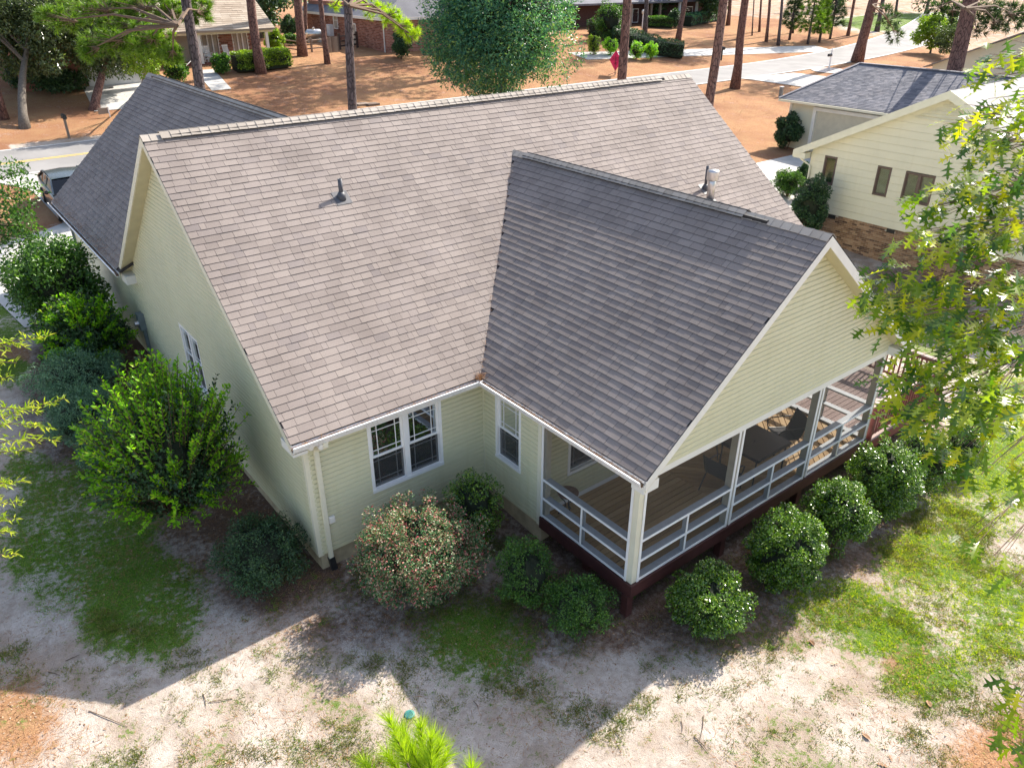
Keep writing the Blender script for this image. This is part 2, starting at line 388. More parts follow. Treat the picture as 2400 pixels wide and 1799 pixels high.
# ------------------------------------------------------------------ leaf helpers
TPL = {
 'rhomb': (np.array([(0,0,0),(.45,.5,.06),(1,0,-.05),(.45,-.5,.06)]), [(0,1,2,3)]),
 'needle': (np.array([(0,-.5,0),(0,.5,0),(1,0,0)]), [(0,1,2)]),
 'leaf6': (np.array([(0,0,0),(.3,.42,.05),(.7,.38,.03),(1,0,-.1),(.7,-.38,.03),(.3,-.42,.05)]), [(0,1,2,3),(0,3,4,5)]),
}
_o = [(0,.0),(.12,.02),(.2,.10),(.27,.34),(.29,.07),(.42,.10),(.55,.50),(.54,.09),(.66,.10),(.80,.40),(.78,.08),(.88,.09),(1.0,.0)]
_ov = [(x, y, .10*abs(y)-.12*x*x) for x, y in _o]+[(x, -y, .10*abs(y)-.12*x*x) for x, y in _o[1:-1]]
_n = len(_o)-1
_of = []
def _idx(i, sgn): return i if (sgn > 0 or i == 0 or i == _n) else _n+i
for i in range(_n):
    pass
TPL['oak'] = (np.array(_ov+[(x, 0, -.12*x*x) for x, y in _o[1:-1]]), None)
_sp = len(_ov); _f = []
for sgn in (1, -1):
    for i in range(_n):
        a, c = _idx(i, sgn), _idx(i+1, sgn)
        sa = 0 if i == 0 else _sp+i-1; sc_ = _n if i+1 == _n else _sp+i
        q = [a, c, sc_, sa] if sgn > 0 else [sa, sc_, c, a]
        q2 = []
        for z in q:
            if z not in q2: q2.append(z)
        if len(q2) == 4: _f += [(q2[0],q2[1],q2[2]), (q2[0],q2[2],q2[3])]
        elif len(q2) == 3: _f.append(tuple(q2))
TPL['oak'] = (TPL['oak'][0], _f)
def unit(a): return a/np.maximum(1e-9, np.linalg.norm(a, axis=-1, keepdims=True))
def rdir(n, rng=RNG): return unit(rng.normal(size=(n, 3)))
def leaf_mesh(name, P, T, Nn, ln, wd, mat, tpl='rhomb'):
    T = unit(T); B = unit(np.cross(Nn, T)); Nn = np.cross(T, B)
    v, f = TPL[tpl]; n = len(P); k = len(v)
    ln = np.broadcast_to(ln, (n,))[:,None,None]; wd = np.broadcast_to(wd, (n,))[:,None,None]
    V = P[:,None]+v[None,:,0:1]*ln*T[:,None]+v[None,:,1:2]*wd*B[:,None]+v[None,:,2:3]*ln*Nn[:,None]
    fa = np.array(f); F = (fa[None]+k*np.arange(n)[:,None,None]).reshape(-1, fa.shape[1])
    return np_mesh(name, V.reshape(-1, 3), F, mat)
def clump_pts(n, c, rad, ncl, clr, rng, low=-.5, inner=.55):
    c = np.array(c, float); rad = np.array(rad, float)
    d = rdir(ncl*3, rng); d = d[d[:,2] > low][:ncl]; m = len(d)
    cc = c+d*rad*(inner+(.98-inner)*rng.rand(m, 1)); w = .6+.8*rng.rand(m)
    i = rng.choice(m, n, p=w**2/(w**2).sum()); e = rdir(n, rng)
    r = clr*w[i]*(.35+.65*rng.rand(n)**.4)
    P = cc[i]+e*r[:,None]; out = unit(e*.8+d[i]*.7)
    return P, out
def leaves_on(name, P, out, ln, wd, mat, rng, tpl='rhomb', up=.45, jit=.6, var=.35):
    n = len(P); Nn = unit(out*.7+np.array([0,0,up])+rdir(n, rng)*jit)
    T = unit(np.cross(Nn, rdir(n, rng))*.8+out*.5+rdir(n, rng)*.3)
    s = 1+var*(rng.rand(n)*2-1)
    return leaf_mesh(name, P, T, Nn, ln*s, wd*s, mat, tpl)
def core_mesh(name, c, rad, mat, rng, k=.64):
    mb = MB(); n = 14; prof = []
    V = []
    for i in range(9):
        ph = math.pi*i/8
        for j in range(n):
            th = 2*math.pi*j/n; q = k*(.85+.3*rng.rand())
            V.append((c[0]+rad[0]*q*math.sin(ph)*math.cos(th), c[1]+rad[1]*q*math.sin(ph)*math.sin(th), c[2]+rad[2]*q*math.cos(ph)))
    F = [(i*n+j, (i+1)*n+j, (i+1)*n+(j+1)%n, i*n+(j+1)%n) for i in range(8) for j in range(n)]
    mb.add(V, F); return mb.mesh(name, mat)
plain('shrubcore', (.018,.024,.012), .95, .3, 8)  # near-black solid filler added inside crowns to block see-through, not branches
def bbox_ell(u0, v0, u1, v1, X=None):
    """ellipsoid standing on the ground whose picture fills the box; returns centre, horizontal radius, half height"""
    uc, vc = (u0+u1)/2, (v0+v1)/2; h = .6
    for _ in range(6):
        Q = hit(uc, vc, h) if X is None else onx(uc, vc, X); s = ppm(Q); r = (u1-u0)/2/s
        d = ray(uc, vc); ph = math.asin(-d[2]); tot = (v1-v0)/2/s
        q = tot*tot-(r*math.sin(ph))**2
        h2 = math.sqrt(max(q, (.35*r)**2))/math.cos(ph)
        h = .5*h+.5*min(max(h2, .45*r), 2.2*r)
    if X is not None: Q = onx(uc, vc, X); return Q, r, max(h, (Q[2]-float(g(Q[0], Q[1])))*.9)
    return hit(uc, vc, h), r, h
SHR = 'shrubs in the garden beds'
def shrub(name, label, box, mat, nleaf, ln, wd, seed, ncl=70, clr=.2, tpl='rhomb', group=None, hair=0, depth=1., up=.45, jit=.6, X=None):
    rng = np.random.RandomState(seed); c, r, h = bbox_ell(*box, X=X)
    base = (c[0], c[1], float(g(c[0], c[1])))
    root = empty(name, base, label, 'shrub', group)
    cl = clr*r
    P, out = clump_pts(nleaf, c, (r-cl*.6, (r-cl*.6)*depth, h-cl*.6), ncl, cl, rng, -.97)
    P[:,2] = np.maximum(P[:,2], base[2]+.03)
    link('crown', leaves_on('crown', P, out, ln, wd, mat, rng, tpl, up, jit), root)
    link('dark_core', core_mesh('dark_core', c, (r*.9, r*.9*depth, h*.9), 'shrubcore', rng), root)  # added dark ellipsoid filling the shrub; its real stems follow below
    mb = MB()
    for i in range(5):
        a = rng.rand()*6.28; e = np.array([math.cos(a)*r*.4, math.sin(a)*r*.4, 0])
        mb.tube([np.array(base)+e*.2-(0,0,.05), np.array(base)+e*.6+(0,0,h*.6), np.array(base)+e+(0,0,h*1.1)], [.03,.022,.01], 5)
    mb.build('stem', 'twig', root)
    return root, c, r, h
# ================================================================== TERRAIN
def lines(*segs):
    out = []
    for a, b_, st in segs: out += list(np.arange(a, b_-1e-6, st))
    return np.array(out)
XL = lines((-600,-120,60),(-120,-40,10),(-40,-12,2),(-12,32,.25),(32,60,1),(60,130,2),(130,300,15),(300,801,50))
YL = lines((-400,-60,40),(-60,-14,4),(-14,22,.25),(22,62,.5),(62,110,3),(110,300,15),(300,901,60))
GX, GY = np.meshgrid(XL, YL); GZ = g(GX, GY)
GZ = GZ+(fbm(GX, GY, .6, 3)-.5)*.07*(sst(-14,-12,GX)*(1-sst(28,32,GX))*sst(-14,-12,GY)*(1-sst(17,21,GY)))
def ell(u, v, ru, rv, soft=.35):
    """soft blob on the ground whose picture is the pixel ellipse"""
    c = hit(u, v); a = hit(u+ru, v)-c; b2 = hit(u, v-rv)-c
    M = np.array([[a[0], b2[0]], [a[1], b2[1]]]); I = np.linalg.inv(M)
    def f(x, y):
        dx, dy = x-c[0], y-c[1]; q = np.sqrt((I[0,0]*dx+I[0,1]*dy)**2+(I[1,0]*dx+I[1,1]*dy)**2)
        return 1-sst(1-soft, 1+soft, q)
    return f
GRASS = [ell(190,1240,190,160), ell(330,1400,160,130), ell(70,1110,60,60,.5), ell(1110,1500,140,90,.6), ell(2190,1310,130,90,.8), ell(2340,1430,150,120,.7), ell(2270,1180,140,80,.8),
         ell(2080,1480,120,60,.6), ell(2180,1580,110,60,.6), ell(2120,740,130,60), ell(15,650,60,60), ell(20,750,60,60), ell(2390,1000,160,130), ell(1960,1420,120,60,.5),
         ell(20,870,50,40)]
STRAW = [ell(30,1700,130,100,.8), ell(40,480,90,60,.3), ell(20,830,60,30), ell(2380,1780,160,120,.6), ell(2130,1560,60,50,.5)]
MULCH = [ell(240,880,190,220,.3), ell(430,1180,260,190,.4), ell(640,1370,160,90,.5), ell(960,1400,240,110,.5), ell(1280,1440,220,110,.5), ell(1720,1400,260,110,.5),
         ell(1980,1230,180,120,.5), ell(2180,1090,150,80,.5), ell(2150,680,220,60,.4), ell(1650,1480,180,60,.6), ell(830,1470,200,60,.7)]
def field(fs, x, y):
    o = np.zeros_like(x)
    for f in fs: o = np.maximum(o, f(x, y))
    return o
lawn_far = ell(2100,48,130,16,.2)
def grass_mask(x, y):
    m_ = field(GRASS, x, y)*.95
    m_ = np.maximum(m_, lawn_far(x, y))
    m_ = np.maximum(m_, .55*(sst(17,19,x)*(1-sst(25,27,x))*sst(-9,-3,y)*(1-sst(7,9,y))))
    yard = (1-sst(-.5, .5, y))*(1-sst(16,20,x))
    return np.maximum(m_*.86, yard*(.16+.35*(fbm(x, y, .5, 9)-.4)))
gr = grass_mask(GX, GY)
st_ = np.maximum(field(STRAW, GX, GY), sst(39.2, 40.2, GY))
st_ = np.maximum(st_, sst(19.5,21,GY)*(GX > 7)*1.); st_ = np.maximum(st_, sst(14,16,GX)*sst(9,13,GY))
st_ = np.maximum(st_, sst(23.5,24.5,GY)*(GX < 1.0)*1.)
st_ = np.maximum(st_*.95, .12*(1-sst(0,1,GY)))
st_ = st_*(1-lawn_far(GX, GY)); st_[GX > 99] *= .6
mu = field(MULCH, GX, GY)*.8
mu = np.maximum(mu, ((GX > -1.4) & (GX < .3) & (GY > -.5) & (GY < 18)).astype(float))
mu = np.maximum(mu, ((GX > 3) & (GX < 15.5) & (GY > -5.0) & (GY < 0)).astype(float)*.9)
nx, ny = len(XL), len(YL)
V = np.stack([GX, GY, GZ], -1).reshape(-1, 3)
ii = np.arange(nx*ny).reshape(ny, nx); F = np.stack([ii[:-1,:-1], ii[:-1,1:], ii[1:,1:], ii[1:,:-1]], -1).reshape(-1, 4)
me = np_mesh('ground', V, F, 'ground'); me.polygons.foreach_set('use_smooth', np.ones(len(F), bool))
ca = me.color_attributes.new('gm', 'FLOAT_COLOR', 'POINT')
ca.data.foreach_set('color', np.stack([st_, gr, mu, np.ones_like(gr)], -1).reshape(-1).astype(np.float32))
ground = tag(link('ground', me), 'bare sandy yard with pine straw and patchy turf', kind='structure')

def sheet(name, poly_fn, us, vs_, mat, dz, kind='structure', label=None):
    """sheet lying on the terrain: poly_fn(u, v) -> x, y over a grid"""
    P = np.array([[poly_fn(u, v) for u in us] for v in vs_]); X, Y = P[...,0], P[...,1]
    Z = g(X, Y)+dz; n, m_ = X.shape
    i2 = np.arange(n*m_).reshape(n, m_); F = np.stack([i2[:-1,:-1], i2[:-1,1:], i2[1:,1:], i2[1:,:-1]], -1).reshape(-1, 4)
    me = np_mesh(name, np.stack([X,Y,Z],-1).reshape(-1,3), F, mat); me.polygons.foreach_set('use_smooth', np.ones(len(F), bool))
    o = link(name, me); return tag(o, label, kind=kind)
def roadc(x): return 35.5+.02*x+(.0028*(x-60)**2 if x > 60 else 0)
xs = np.concatenate([np.arange(-120, 60, 4), np.arange(60, 140, 2)])
sheet('road', lambda u, v: (u, roadc(u)+v), xs, np.linspace(-3.05, 3.05, 13), 'asphalt', .04, label='two lane asphalt street with double yellow centre line')
for off in (-.12, .12):
    sheet('yellow_line', lambda u, v: (u, roadc(u)-.35+off+v), np.arange(-60, 46, 2), (-.05, .05), 'yellowpaint', .046, label='yellow centre line on the street')
for off in (-2.85, 2.9):
    sheet('edge_line', lambda u, v: (u, roadc(u)+off+v), xs[5:], (-.06, .06), 'whitepaint', .046, label='white edge line on the street')
drl = lambda y: float(np.interp(y, [15,19,23.3,24.6,30,33], [-2.5,-3,-2.2,.5,.3,-1.6]))
sheet('driveway', lambda u, v: (drl(v)+u*(8-drl(v))/10., v), np.linspace(0, 10, 14), np.arange(15.2, 32.8, .5), 'concrete', .03, label='pale concrete driveway in front of the garage')
# neighbour driveway and apron, footpath across the street
a = hit(1790,400); 
sheet('neighbor_driveway', lambda u, v: (20+u, v), np.linspace(0, 19.5, 14), np.arange(9.2, 15.5, .5), 'concrete', .03, label='pale concrete drive beside the cream house')
c0, c1, c2, c3 = hit(1735,185), hit(1860,172), hit(1962,184), hit(1880,205)
sheet('neighbor_driveway_apron', lambda u, v: tuple(((c0*(1-u)+c1*u)*(1-v)+(c3*(1-u)+c2*u)*v)[:2]), np.linspace(0,1,10), np.linspace(0,1,8), 'concrete', .045, label='concrete drive apron meeting the street')
sheet('gravel_path', lambda u, v: (50+u*34, 47.6-u*5.2+v*1.4), np.linspace(0,1,30), np.linspace(-1,1,4), 'concrete', .03, label='narrow concrete drive running past the clipped hedge')
pA, pB = hit(478,165), hit(520,212)
sheet('front_walk', lambda u, v: tuple((pA*(1-u)+pB*u)[:2]+np.array([v,0])), np.linspace(0,1,10), np.linspace(-.7,.7,4), 'concrete', .03, label='short walk leading to the brick porch steps')
sheet('garage_drive', lambda u, v: (8.5+u*3.5+v*(0), 40+u*11+v*4), np.linspace(0,1,14), np.linspace(-.5,.5,5), 'concrete', .03, label='pale drive of the porch house') if False else None
dA, dB = hit(285,235), hit(262,196)
sheet('opposite_driveway', lambda u, v: tuple((dA*(1-u)+dB*u)[:2]+np.array([v, 0])), np.linspace(-.5,1.4,12), np.linspace(-1.9,1.9,6), 'concrete', .03, label='sunlit concrete drive across the street')

# ================================================================== MAIN HOUSE
L, D1, D, R = 3.8885, 1.8452, 4.3338, 11.5988
YR, ZR, WX, O1, E_, ZE = 5.291, 6.917, 15.324, .288, .226, 2.70
ZP, OP, EL, P2, P3 = 5.862, .298, .222, 6.531, 9.096
GE, XG, ZG, O2 = 19.27, 3.68, 6.54, .358
MX = (L+R)/2; SM = (ZR-ZE)/(YR+E_); SW = (ZP-ZE)/(MX-L+EL); SG = (ZG-ZE)/(XG+O2)
YF = 2*YR+E_                                  # front eave of the main roof
house = empty('main_house', (0,0,-.4), 'cream sided house with tan shingle roof, screened back porch and front garage wing', 'house')
def zmain(y): return ZE+SM*(y+E_) if y < YR else ZR-SM*(y-YR)
roof = MB(); TH = .05
def slab(a, b_, c_, d_, th=TH, off=-.006):
    P = [np.array(q, float) for q in (a, b_, c_, d_)]; n = np.cross(P[1]-P[0], P[3]-P[0]); n /= np.linalg.norm(n); n = n if n[2] > 0 else -n
    roof.hexa([q+n*(off-th) for q in P]+[q+n*off for q in P])
slab((-O1,-E_,ZE),(WX+O1,-E_,ZE),(WX+O1,YR,ZR),(-O1,YR,ZR))
slab((-O1,YF,ZE),(WX+O1,YF,ZE),(WX+O1,YR,ZR),(-O1,YR,ZR))
yv = (ZP-ZE)/SM-E_
slab((L-EL,-D-OP,ZE),(MX,-D-OP,ZP),(MX,yv+.1,ZP),(L-EL,-E_+.25,ZE))
slab((R+EL,-D-OP,ZE),(MX,-D-OP,ZP),(MX,yv+.1,ZP),(R+EL,-E_+.25,ZE))
slab((-O2,GE,ZE),(XG,GE,ZG),(XG,5.5,ZG),(-O2,YF-.35,ZE))
slab((2*XG+O2,GE,ZE),(XG,GE,ZG),(XG,5.5,ZG),(2*XG+O2,YF-.35,ZE))
roofo = roof.build('roof', 'underlay', house)
SH = []
def shingles(O, ud, slope_run, slope_rise, U, mask, ex=.1525, seed=1, t0=.010, t1=.015):
    rng = np.random.RandomState(seed); O = np.array(O, float); ud = np.array(ud, float)
    run = np.array(slope_run, float); S = math.hypot(np.linalg.norm(run), slope_rise); sd_ = (run+np.array([0,0,slope_rise]))/S
    n = np.cross(ud, sd_); n = n if n[2] > 0 else -n
    for i in range(int(S/ex)+1):
        s0 = i*ex; s1 = min(s0+ex+.03, S); u = -rng.rand()*.3
        while u < U:
            w_ = rng.choice([.11,.19,.23,.27,.29,.31,.33]); a_, b_ = max(u, 0), min(u+w_, U); u += w_
            if b_-a_ < .03: continue
            q = O+ud*(a_+b_)/2+sd_*(s0+ex/2)
            if not mask(q): continue
            ga = .0022; t = t0+(t1-t0)*rng.rand(); sj = s0+(rng.rand()-.5)*.006
            f = lambda uu, ss, h: O+ud*uu+sd_*ss+n*h
            SH.append(np.array([f(a_+ga,sj,-.004),f(b_-ga,sj,-.004),f(b_-ga,s1,-.004),f(a_+ga,s1,-.004),f(a_+ga,sj,t),f(b_-ga,sj,t),f(b_-ga,s1,.0006),f(a_+ga,s1,.0006)]))
yes = lambda q: True
def under_wing(q): return not (L-EL < q[0] < R+EL and (ZE+SW*(min(q[0]-(L-EL), R+EL-q[0]))) > q[2]+.25)
shingles((-O1,-E_,ZE), (1,0,0), (0,YR+E_,0), ZR-ZE, WX+2*O1, under_wing, seed=2)
nback = len(SH)
wm = lambda q: q[2] > zmain(q[1])-.06 or q[1] < -E_
shingles((L-EL,yv+.3,ZE), (0,-1,0), (MX-L+EL,0,0), ZP-ZE, yv+.3+D+OP, wm, seed=3, t0=.0105, t1=.0145)
shingles((R+EL,yv+.3,ZE), (0,-1,0), (-(MX-L+EL),0,0), ZP-ZE, yv+.3+D+OP, wm, seed=4)
gmk = lambda q: q[2] > zmain(q[1])-.06 or q[1] > YF
shingles((-O2,GE,ZE), (0,-1,0), (XG+O2,0,0), ZG-ZE, GE-5.8, gmk, seed=5, t0=.017, t1=.023)
piece_field('shingle', 'shingle_field', SH, 'shingle', roofo, edge='shingle_edge')
# ridge caps and ridge vents
CAPS = []
def ridge(a, b_, sl, wd, vent=None, step=.19, seed=0):
    rng = np.random.RandomState(seed); a = np.array(a, float); b_ = np.array(b_, float); n = int(np.linalg.norm(b_-a)/step); t = (b_-a)/np.linalg.norm(b_-a); sd_ = np.cross(t, (0,0,1.))
    for i in range(n):
        for sg in (-1, 1):
            d_ = (sd_*sg*1+np.array([0,0,-sl])); d_ = d_/np.linalg.norm(d_); nn = np.array([0,0,1.])-d_*d_[2]; nn /= np.linalg.norm(nn)
            s0 = np.linalg.norm(b_-a)*i/n; s1 = s0+step+.035
            if i == n-1: s1 = np.linalg.norm(b_-a)
            l0 = .012; l1 = .020+.004*rng.rand()
            if vent and vent[0] < s0 < vent[1]: l0 += .035; l1 += .035
            A = a+t*s0; B = a+t*s1; W_ = d_*(wd*(1+.06*rng.rand()))
            th = .008
            CAPS.append(np.array([A+nn*l0,B+nn*l1,B+W_+nn*l1,A+W_+nn*l0,A+nn*(l0+th),B+nn*(l1+th),B+W_+nn*(l1+th),A+W_+nn*(l0+th)]))
ridge((WX+O1,YR,ZR), (-O1,YR,ZR), SM, .16, (1.2,15.4), seed=1)
ridge((MX,yv+.1,ZP), (MX,-D-OP,ZP), SW, .15, (.5,6.9), seed=2)
ridge((XG,YR+.5,ZG), (XG,GE,ZG), SG, .16, (1,12.5), seed=3)
piece_field('ridge_cap', 'ridge_cap_rest', CAPS, 'shingle_cap', roofo, 299)
for (a, b_, ax) in (((14.4,YR,ZR),(.25,YR,ZR),(0,1,0)), ((MX,yv-.5,ZP),(MX,-D+.9,ZP),(1,0,0)), ((XG,6.5,ZG),(XG,GE-.7,ZG),(1,0,0))):
    MB().bar(np.array(a)+(0,0,-.045), np.array(b_)+(0,0,-.045), .25, .075).build('ridge_vent', 'black', roofo)
# fascia, rake boards and soffits
def rake(x, ya, za, yb, zb, wx=.022, h=.19, sgn=-1):
    MB().hexa([(x,ya,za-h),(x+sgn*wx,ya,za-h),(x+sgn*wx,yb,zb-h),(x,yb,zb-h),(x,ya,za-.012),(x+sgn*wx,ya,za-.012),(x+sgn*wx,yb,zb-.012),(x,yb,zb-.012)]).build('rake_board', 'trim_cream', house)
for xx, sg in ((-O1+.02,-1), (WX+O1-.02,1)):
    rake(xx, -E_, ZE, YR, ZR, sgn=sg); rake(xx, YF, ZE, YR, ZR, sgn=sg)
    sx = 0 if sg < 0 else WX
def rakex(y, xa, za, xb, zb, h=.2):
    w_ = .022; MB().hexa([(xa,y-w_,za-h),(xb,y-w_,zb-h),(xb,y,zb-h),(xa,y,za-h),(xa,y-w_,za-.012),(xb,y-w_,zb-.012),(xb,y,zb-.012),(xa,y,za-.012)]).build('rake_board', 'trim', house)
rakex(-D-OP+.02, L-EL, ZE, MX, ZP); rakex(-D-OP+.02, R+EL, ZE, MX, ZP)
rakex(GE, -O2, ZE, XG, ZG); rakex(GE, 2*XG+O2, ZE, XG, ZG)
# boxed returns at the eave corners
for bx6 in ((L-EL-.02, L+.1, -D-OP+.02, -D-.01, ZE-.27, ZE-.085), (R-.1, R+EL+.02, -D-OP+.02, -D-.01, ZE-.27, ZE-.085), (-O1+.02, -.006, -E_, .26, ZE-.26, ZE-.09), (-O1+.02, -.006, YF-.55, YF-.02, ZE-.33, ZE-.10)): MB().mm(*bx6).build('cornice_return', 'trim', house)
def soff(P, th=.012): 
    P = [np.array(q, float) for q in P]; MB().hexa([q-(0,0,th) for q in P]+P).build('soffit', 'soffit', house)
for x0, x1 in ((-O1+.02,-.002), (WX+.002,WX+O1-.02)):
    dz = .19; soff([(x0,-E_,ZE-dz),(x1,-E_,ZE-dz),(x1,YR,ZR-dz),(x0,YR,ZR-dz)]); soff([(x0,YF,ZE-dz),(x1,YF,ZE-dz),(x1,YR,ZR-dz),(x0,YR,ZR-dz)])
soff([(L-EL,-D-OP,ZE-.2),(L-EL,-D,ZE-.2),(MX,-D,ZP-.2),(MX,-D-OP,ZP-.2)]); soff([(R+EL,-D-OP,ZE-.2),(R+EL,-D,ZE-.2),(MX,-D,ZP-.2),(MX,-D-OP,ZP-.2)])
soff([(0,-E_,ZE-.1),(L,-E_,ZE-.1),(L,.0,ZE-.1),(0,0,ZE-.1)]); soff([(L-EL,-D,ZE-.1),(L,-D,ZE-.1),(L,0,ZE-.1),(L-EL,0,ZE-.1)])
soff([(-O2,YF,ZE-.1),(0,YF,ZE-.1),(0,GE,ZE-.1),(-O2,GE,ZE-.1)])
# siding walls
def wall(O, ud, nrm, z0, z1, lim, openings=(), ex=.1016, mat='siding', parent=house, depth=(.004,.028), start=None):
    O = np.array(O, float); ud = np.array(ud, float); nrm = np.array(nrm, float)
    sh = MB(); segs = []; z = z0
    f = lambda u, d_, zz: O+ud*u+nrm*d_+np.array([0,0,zz])
    while z < z1-.01:
        zt = min(z+ex, z1)
        a0, b0 = lim(z); a1, b1 = lim(zt)
        if b0-a0 < .05: break
        if b1 < a1: a1 = b1 = (a1+b1)/2
        cuts = sorted((o[0], o[1]) for o in openings if min(zt, o[3])-max(z, o[2]) > .35*ex)
        pos = (a0, a1); lst = []
        for (c_, d_) in cuts: lst.append((pos[0], pos[1], c_, c_)); pos = (d_, d_)
        lst.append((pos[0], pos[1], b0, b1))
        for (p0, p1, q0, q1) in lst:
            if q0-p0 > .02: segs.append((p0,p1,q0,q1,z,zt))
        z = zt
    for (p0,p1,q0,q1,za,zb) in segs:
        sh.hexa([f(p0,-.09,za),f(q0,-.09,za),f(q0,-.014,za),f(p0,-.014,za),f(p1,-.09,zb),f(q1,-.09,zb),f(q1,-.014,zb),f(p1,-.014,zb)])
    wo = sh.build('wall', mat, parent)
    for (p0,p1,q0,q1,za,zb) in segs:
        gr = min(.011, .3*(zb-za)); d0, d1 = depth; zm = za+(zb-za)*.72
        mb = MB()
        # lap profile: flat lower face, upper part raked back into a shadow groove under the course above
        prof = [(-.014,za),(d1-.006,za),(d1,za+.004),(d1-.004,zm),(d0,zb-gr),(d0-.02,zb-gr+.002),(-.014-.008,zb+.0)]
        n_ = len(prof); fr = lambda z: (z-za)/max(1e-6, zb-za)
        for (s0, s1) in ((p0, p1), (q0, q1)):
            for (d_, z_) in prof: mb.V.append(tuple(f(s0+(s1-s0)*fr(z_), d_, z_)))
        for i_ in range(n_-1): mb.F.append((i_, i_+1, n_+i_+1, n_+i_))
        mb.F.append(tuple(range(n_))); mb.F.append(tuple(n_+i_ for i_ in range(n_))[::-1])
        mb.build('siding_board', mat, wo)
    return wo
def window(parent, O, ud, nrm, u0, u1, z0, z1, cols=1, mat='white', blm='blind', grid=True, blinds=True, single=False, glass='glass', tw=.065, curt='unlit_interior'):
    O = np.array(O, float); ud = np.array(ud, float); nrm = np.array(nrm, float)
    f = lambda u, d_, z: O+ud*u+nrm*d_+np.array([0,0,z])
    def bx(mb, a_, b_, c_, d_, n0, n1): mb.hexa([f(a_,n0,c_),f(b_,n0,c_),f(b_,n1,c_),f(a_,n1,c_),f(a_,n0,d_),f(b_,n0,d_),f(b_,n1,d_),f(a_,n1,d_)])
    fr = MB(); e = .03
    bx(fr,u0,u1,z1-tw,z1,-.1,e); bx(fr,u0,u1,z0,z0+tw,-.1,e+.012); bx(fr,u0,u0+tw,z0+tw,z1-tw,-.1,e-.002); bx(fr,u1-tw,u1,z0+tw,z1-tw,-.1,e-.002)
    wi = (u1-u0-2*tw)
    for k in range(1, cols): uc = u0+tw+wi*k/cols; bx(fr,uc-.055,uc+.055,z0+tw,z1-tw,-.1,e-.004)
    w_ = fr.build('window', mat, parent)
    for k in range(cols):
        a_ = u0+tw+wi*k/cols+(.055 if k else 0); b_ = u0+tw+wi*(k+1)/cols-(.055 if k < cols-1 else 0)
        zm = (z0+z1)/2; halves = [(z0+tw, z1-tw, -.03)] if single else [(zm-.02, z1-tw, -.02), (z0+tw, zm+.02, -.048)]
        for (za, zb, d_) in halves:
            s_ = MB(); q = .038
            bx(s_,a_,b_,zb-q,zb,d_-.02,d_+.012); bx(s_,a_,b_,za,za+q,d_-.02,d_+.012); bx(s_,a_,a_+q,za+q,zb-q,d_-.02,d_+.01); bx(s_,b_-q,b_,za+q,zb-q,d_-.02,d_+.01)
            s_.build('sash', mat, w_)
            p_ = MB(); bx(p_,a_+q-.004,b_-q+.004,za+q-.004,zb-q+.004,d_-.012,d_-.006); p_.build('pane', glass, w_)
            if not single and za < zm-.1: p_ = MB(); bx(p_,a_+.01,b_-.01,za+.01,zb-.01,d_+.0135,d_+.0145); p_.build('window_screen', 'screen', w_)
            if grid:
                m_ = MB(); o1 = .15*min(1, (b_-a_)/.6); t = .006
                for uu in (a_+o1, b_-o1): bx(m_,uu-t,uu+t,za+q,zb-q,d_-.005,d_+.003)
                for zz in (za+o1, zb-o1): bx(m_,a_+q,b_-q,zz-t,zz+t,d_-.0045,d_+.0025)
                m_.build('muntin', mat, w_)
        if blinds:
            s_ = MB(); z = z0+tw
            while z < z1-tw:
                s_.hexa([f(a_,-.105,z),f(b_,-.105,z),f(b_,-.08,z+.018),f(a_,-.08,z+.018),f(a_,-.105,z+.003),f(b_,-.105,z+.003),f(b_,-.08,z+.021),f(a_,-.08,z+.021)]); z += .045
            s_.build('blind', blm, w_)
    c_ = MB(); bx(c_,u0+.02,u1-.02,z0+.02,z1-.02,-.14,-.115); c_.build('window_backing', curt, w_)  # backing sheet: blind colour on some, on others the room's darkness painted in
    return w_
zs_ = ZE-.12
flat = lambda a_, b_: (lambda z: (a_, b_))
# back wall
bw = (1.225, 2.845, .895, 2.43)
wall((0,0,0), (1,0,0), (0,-1,0), 0, zs_, flat(.06, L), [bw])
window(house, (0,0,0), (1,0,0), (0,-1,0), *bw, cols=2, blinds=False, curt='shade_green')
# wing left wall
ww = (.43, 1.25, .89, 2.39)
wall((L,0,0), (0,-1,0), (-1,0,0), 0, zs_, flat(0, D1-.06), [ww])
window(house, (L,0,0), (0,-1,0), (-1,0,0), *ww, blm='shade_green')
# left side wall: main gable, then the garage wing beyond it; u runs along +Y
lw = (5.42, 6.72, 1.0, 2.47)
def liml(z):
    if z < ZE-.1: return (.06, GE-.42)
    return ((z-ZE+.16)/SM-E_, 2*YR-((z-ZE+.16)/SM-E_))
wall((0,0,0), (0,1,0), (-1,0,0), 0, ZR-.17, liml, [lw])
window(house, (0,0,0), (0,1,0), (-1,0,0), *lw, cols=2, blinds=False, curt='shade_green')
# right side wall (out of sight) and front: plain sheathing
MB().mm(WX-.03, WX, 0, 2*YR, -.3, ZE-.1).prism([(WX-.03,0,ZE-.1),(WX-.03,2*YR,ZE-.1),(WX-.03,YR,ZR-.15)], (.03,0,0)).build('side_wall', 'siding', house)
MB().mm(2*XG, WX, 2*YR-.03, 2*YR, -.3, ZE-.1).mm(.02, 2*XG, GE-.43, GE-.4, -.3, ZE-.1).prism([(.02,GE-.4,ZE-.1),(2*XG,GE-.4,ZE-.1),(XG,GE-.4,ZG-.15)], (0,-.03,0)).mm(2*XG-.03,2*XG,2*YR,GE-.43,-.3,ZE-.1).build('front_wall', 'siding', house)
# porch gable
def limg(z):
    d_ = max(0, (z-ZE+.19)/SW-EL); return (L+d_, R-d_)
wall((0,-D,0), (1,0,0), (0,-1,0), 2.52, ZP-.2, limg)
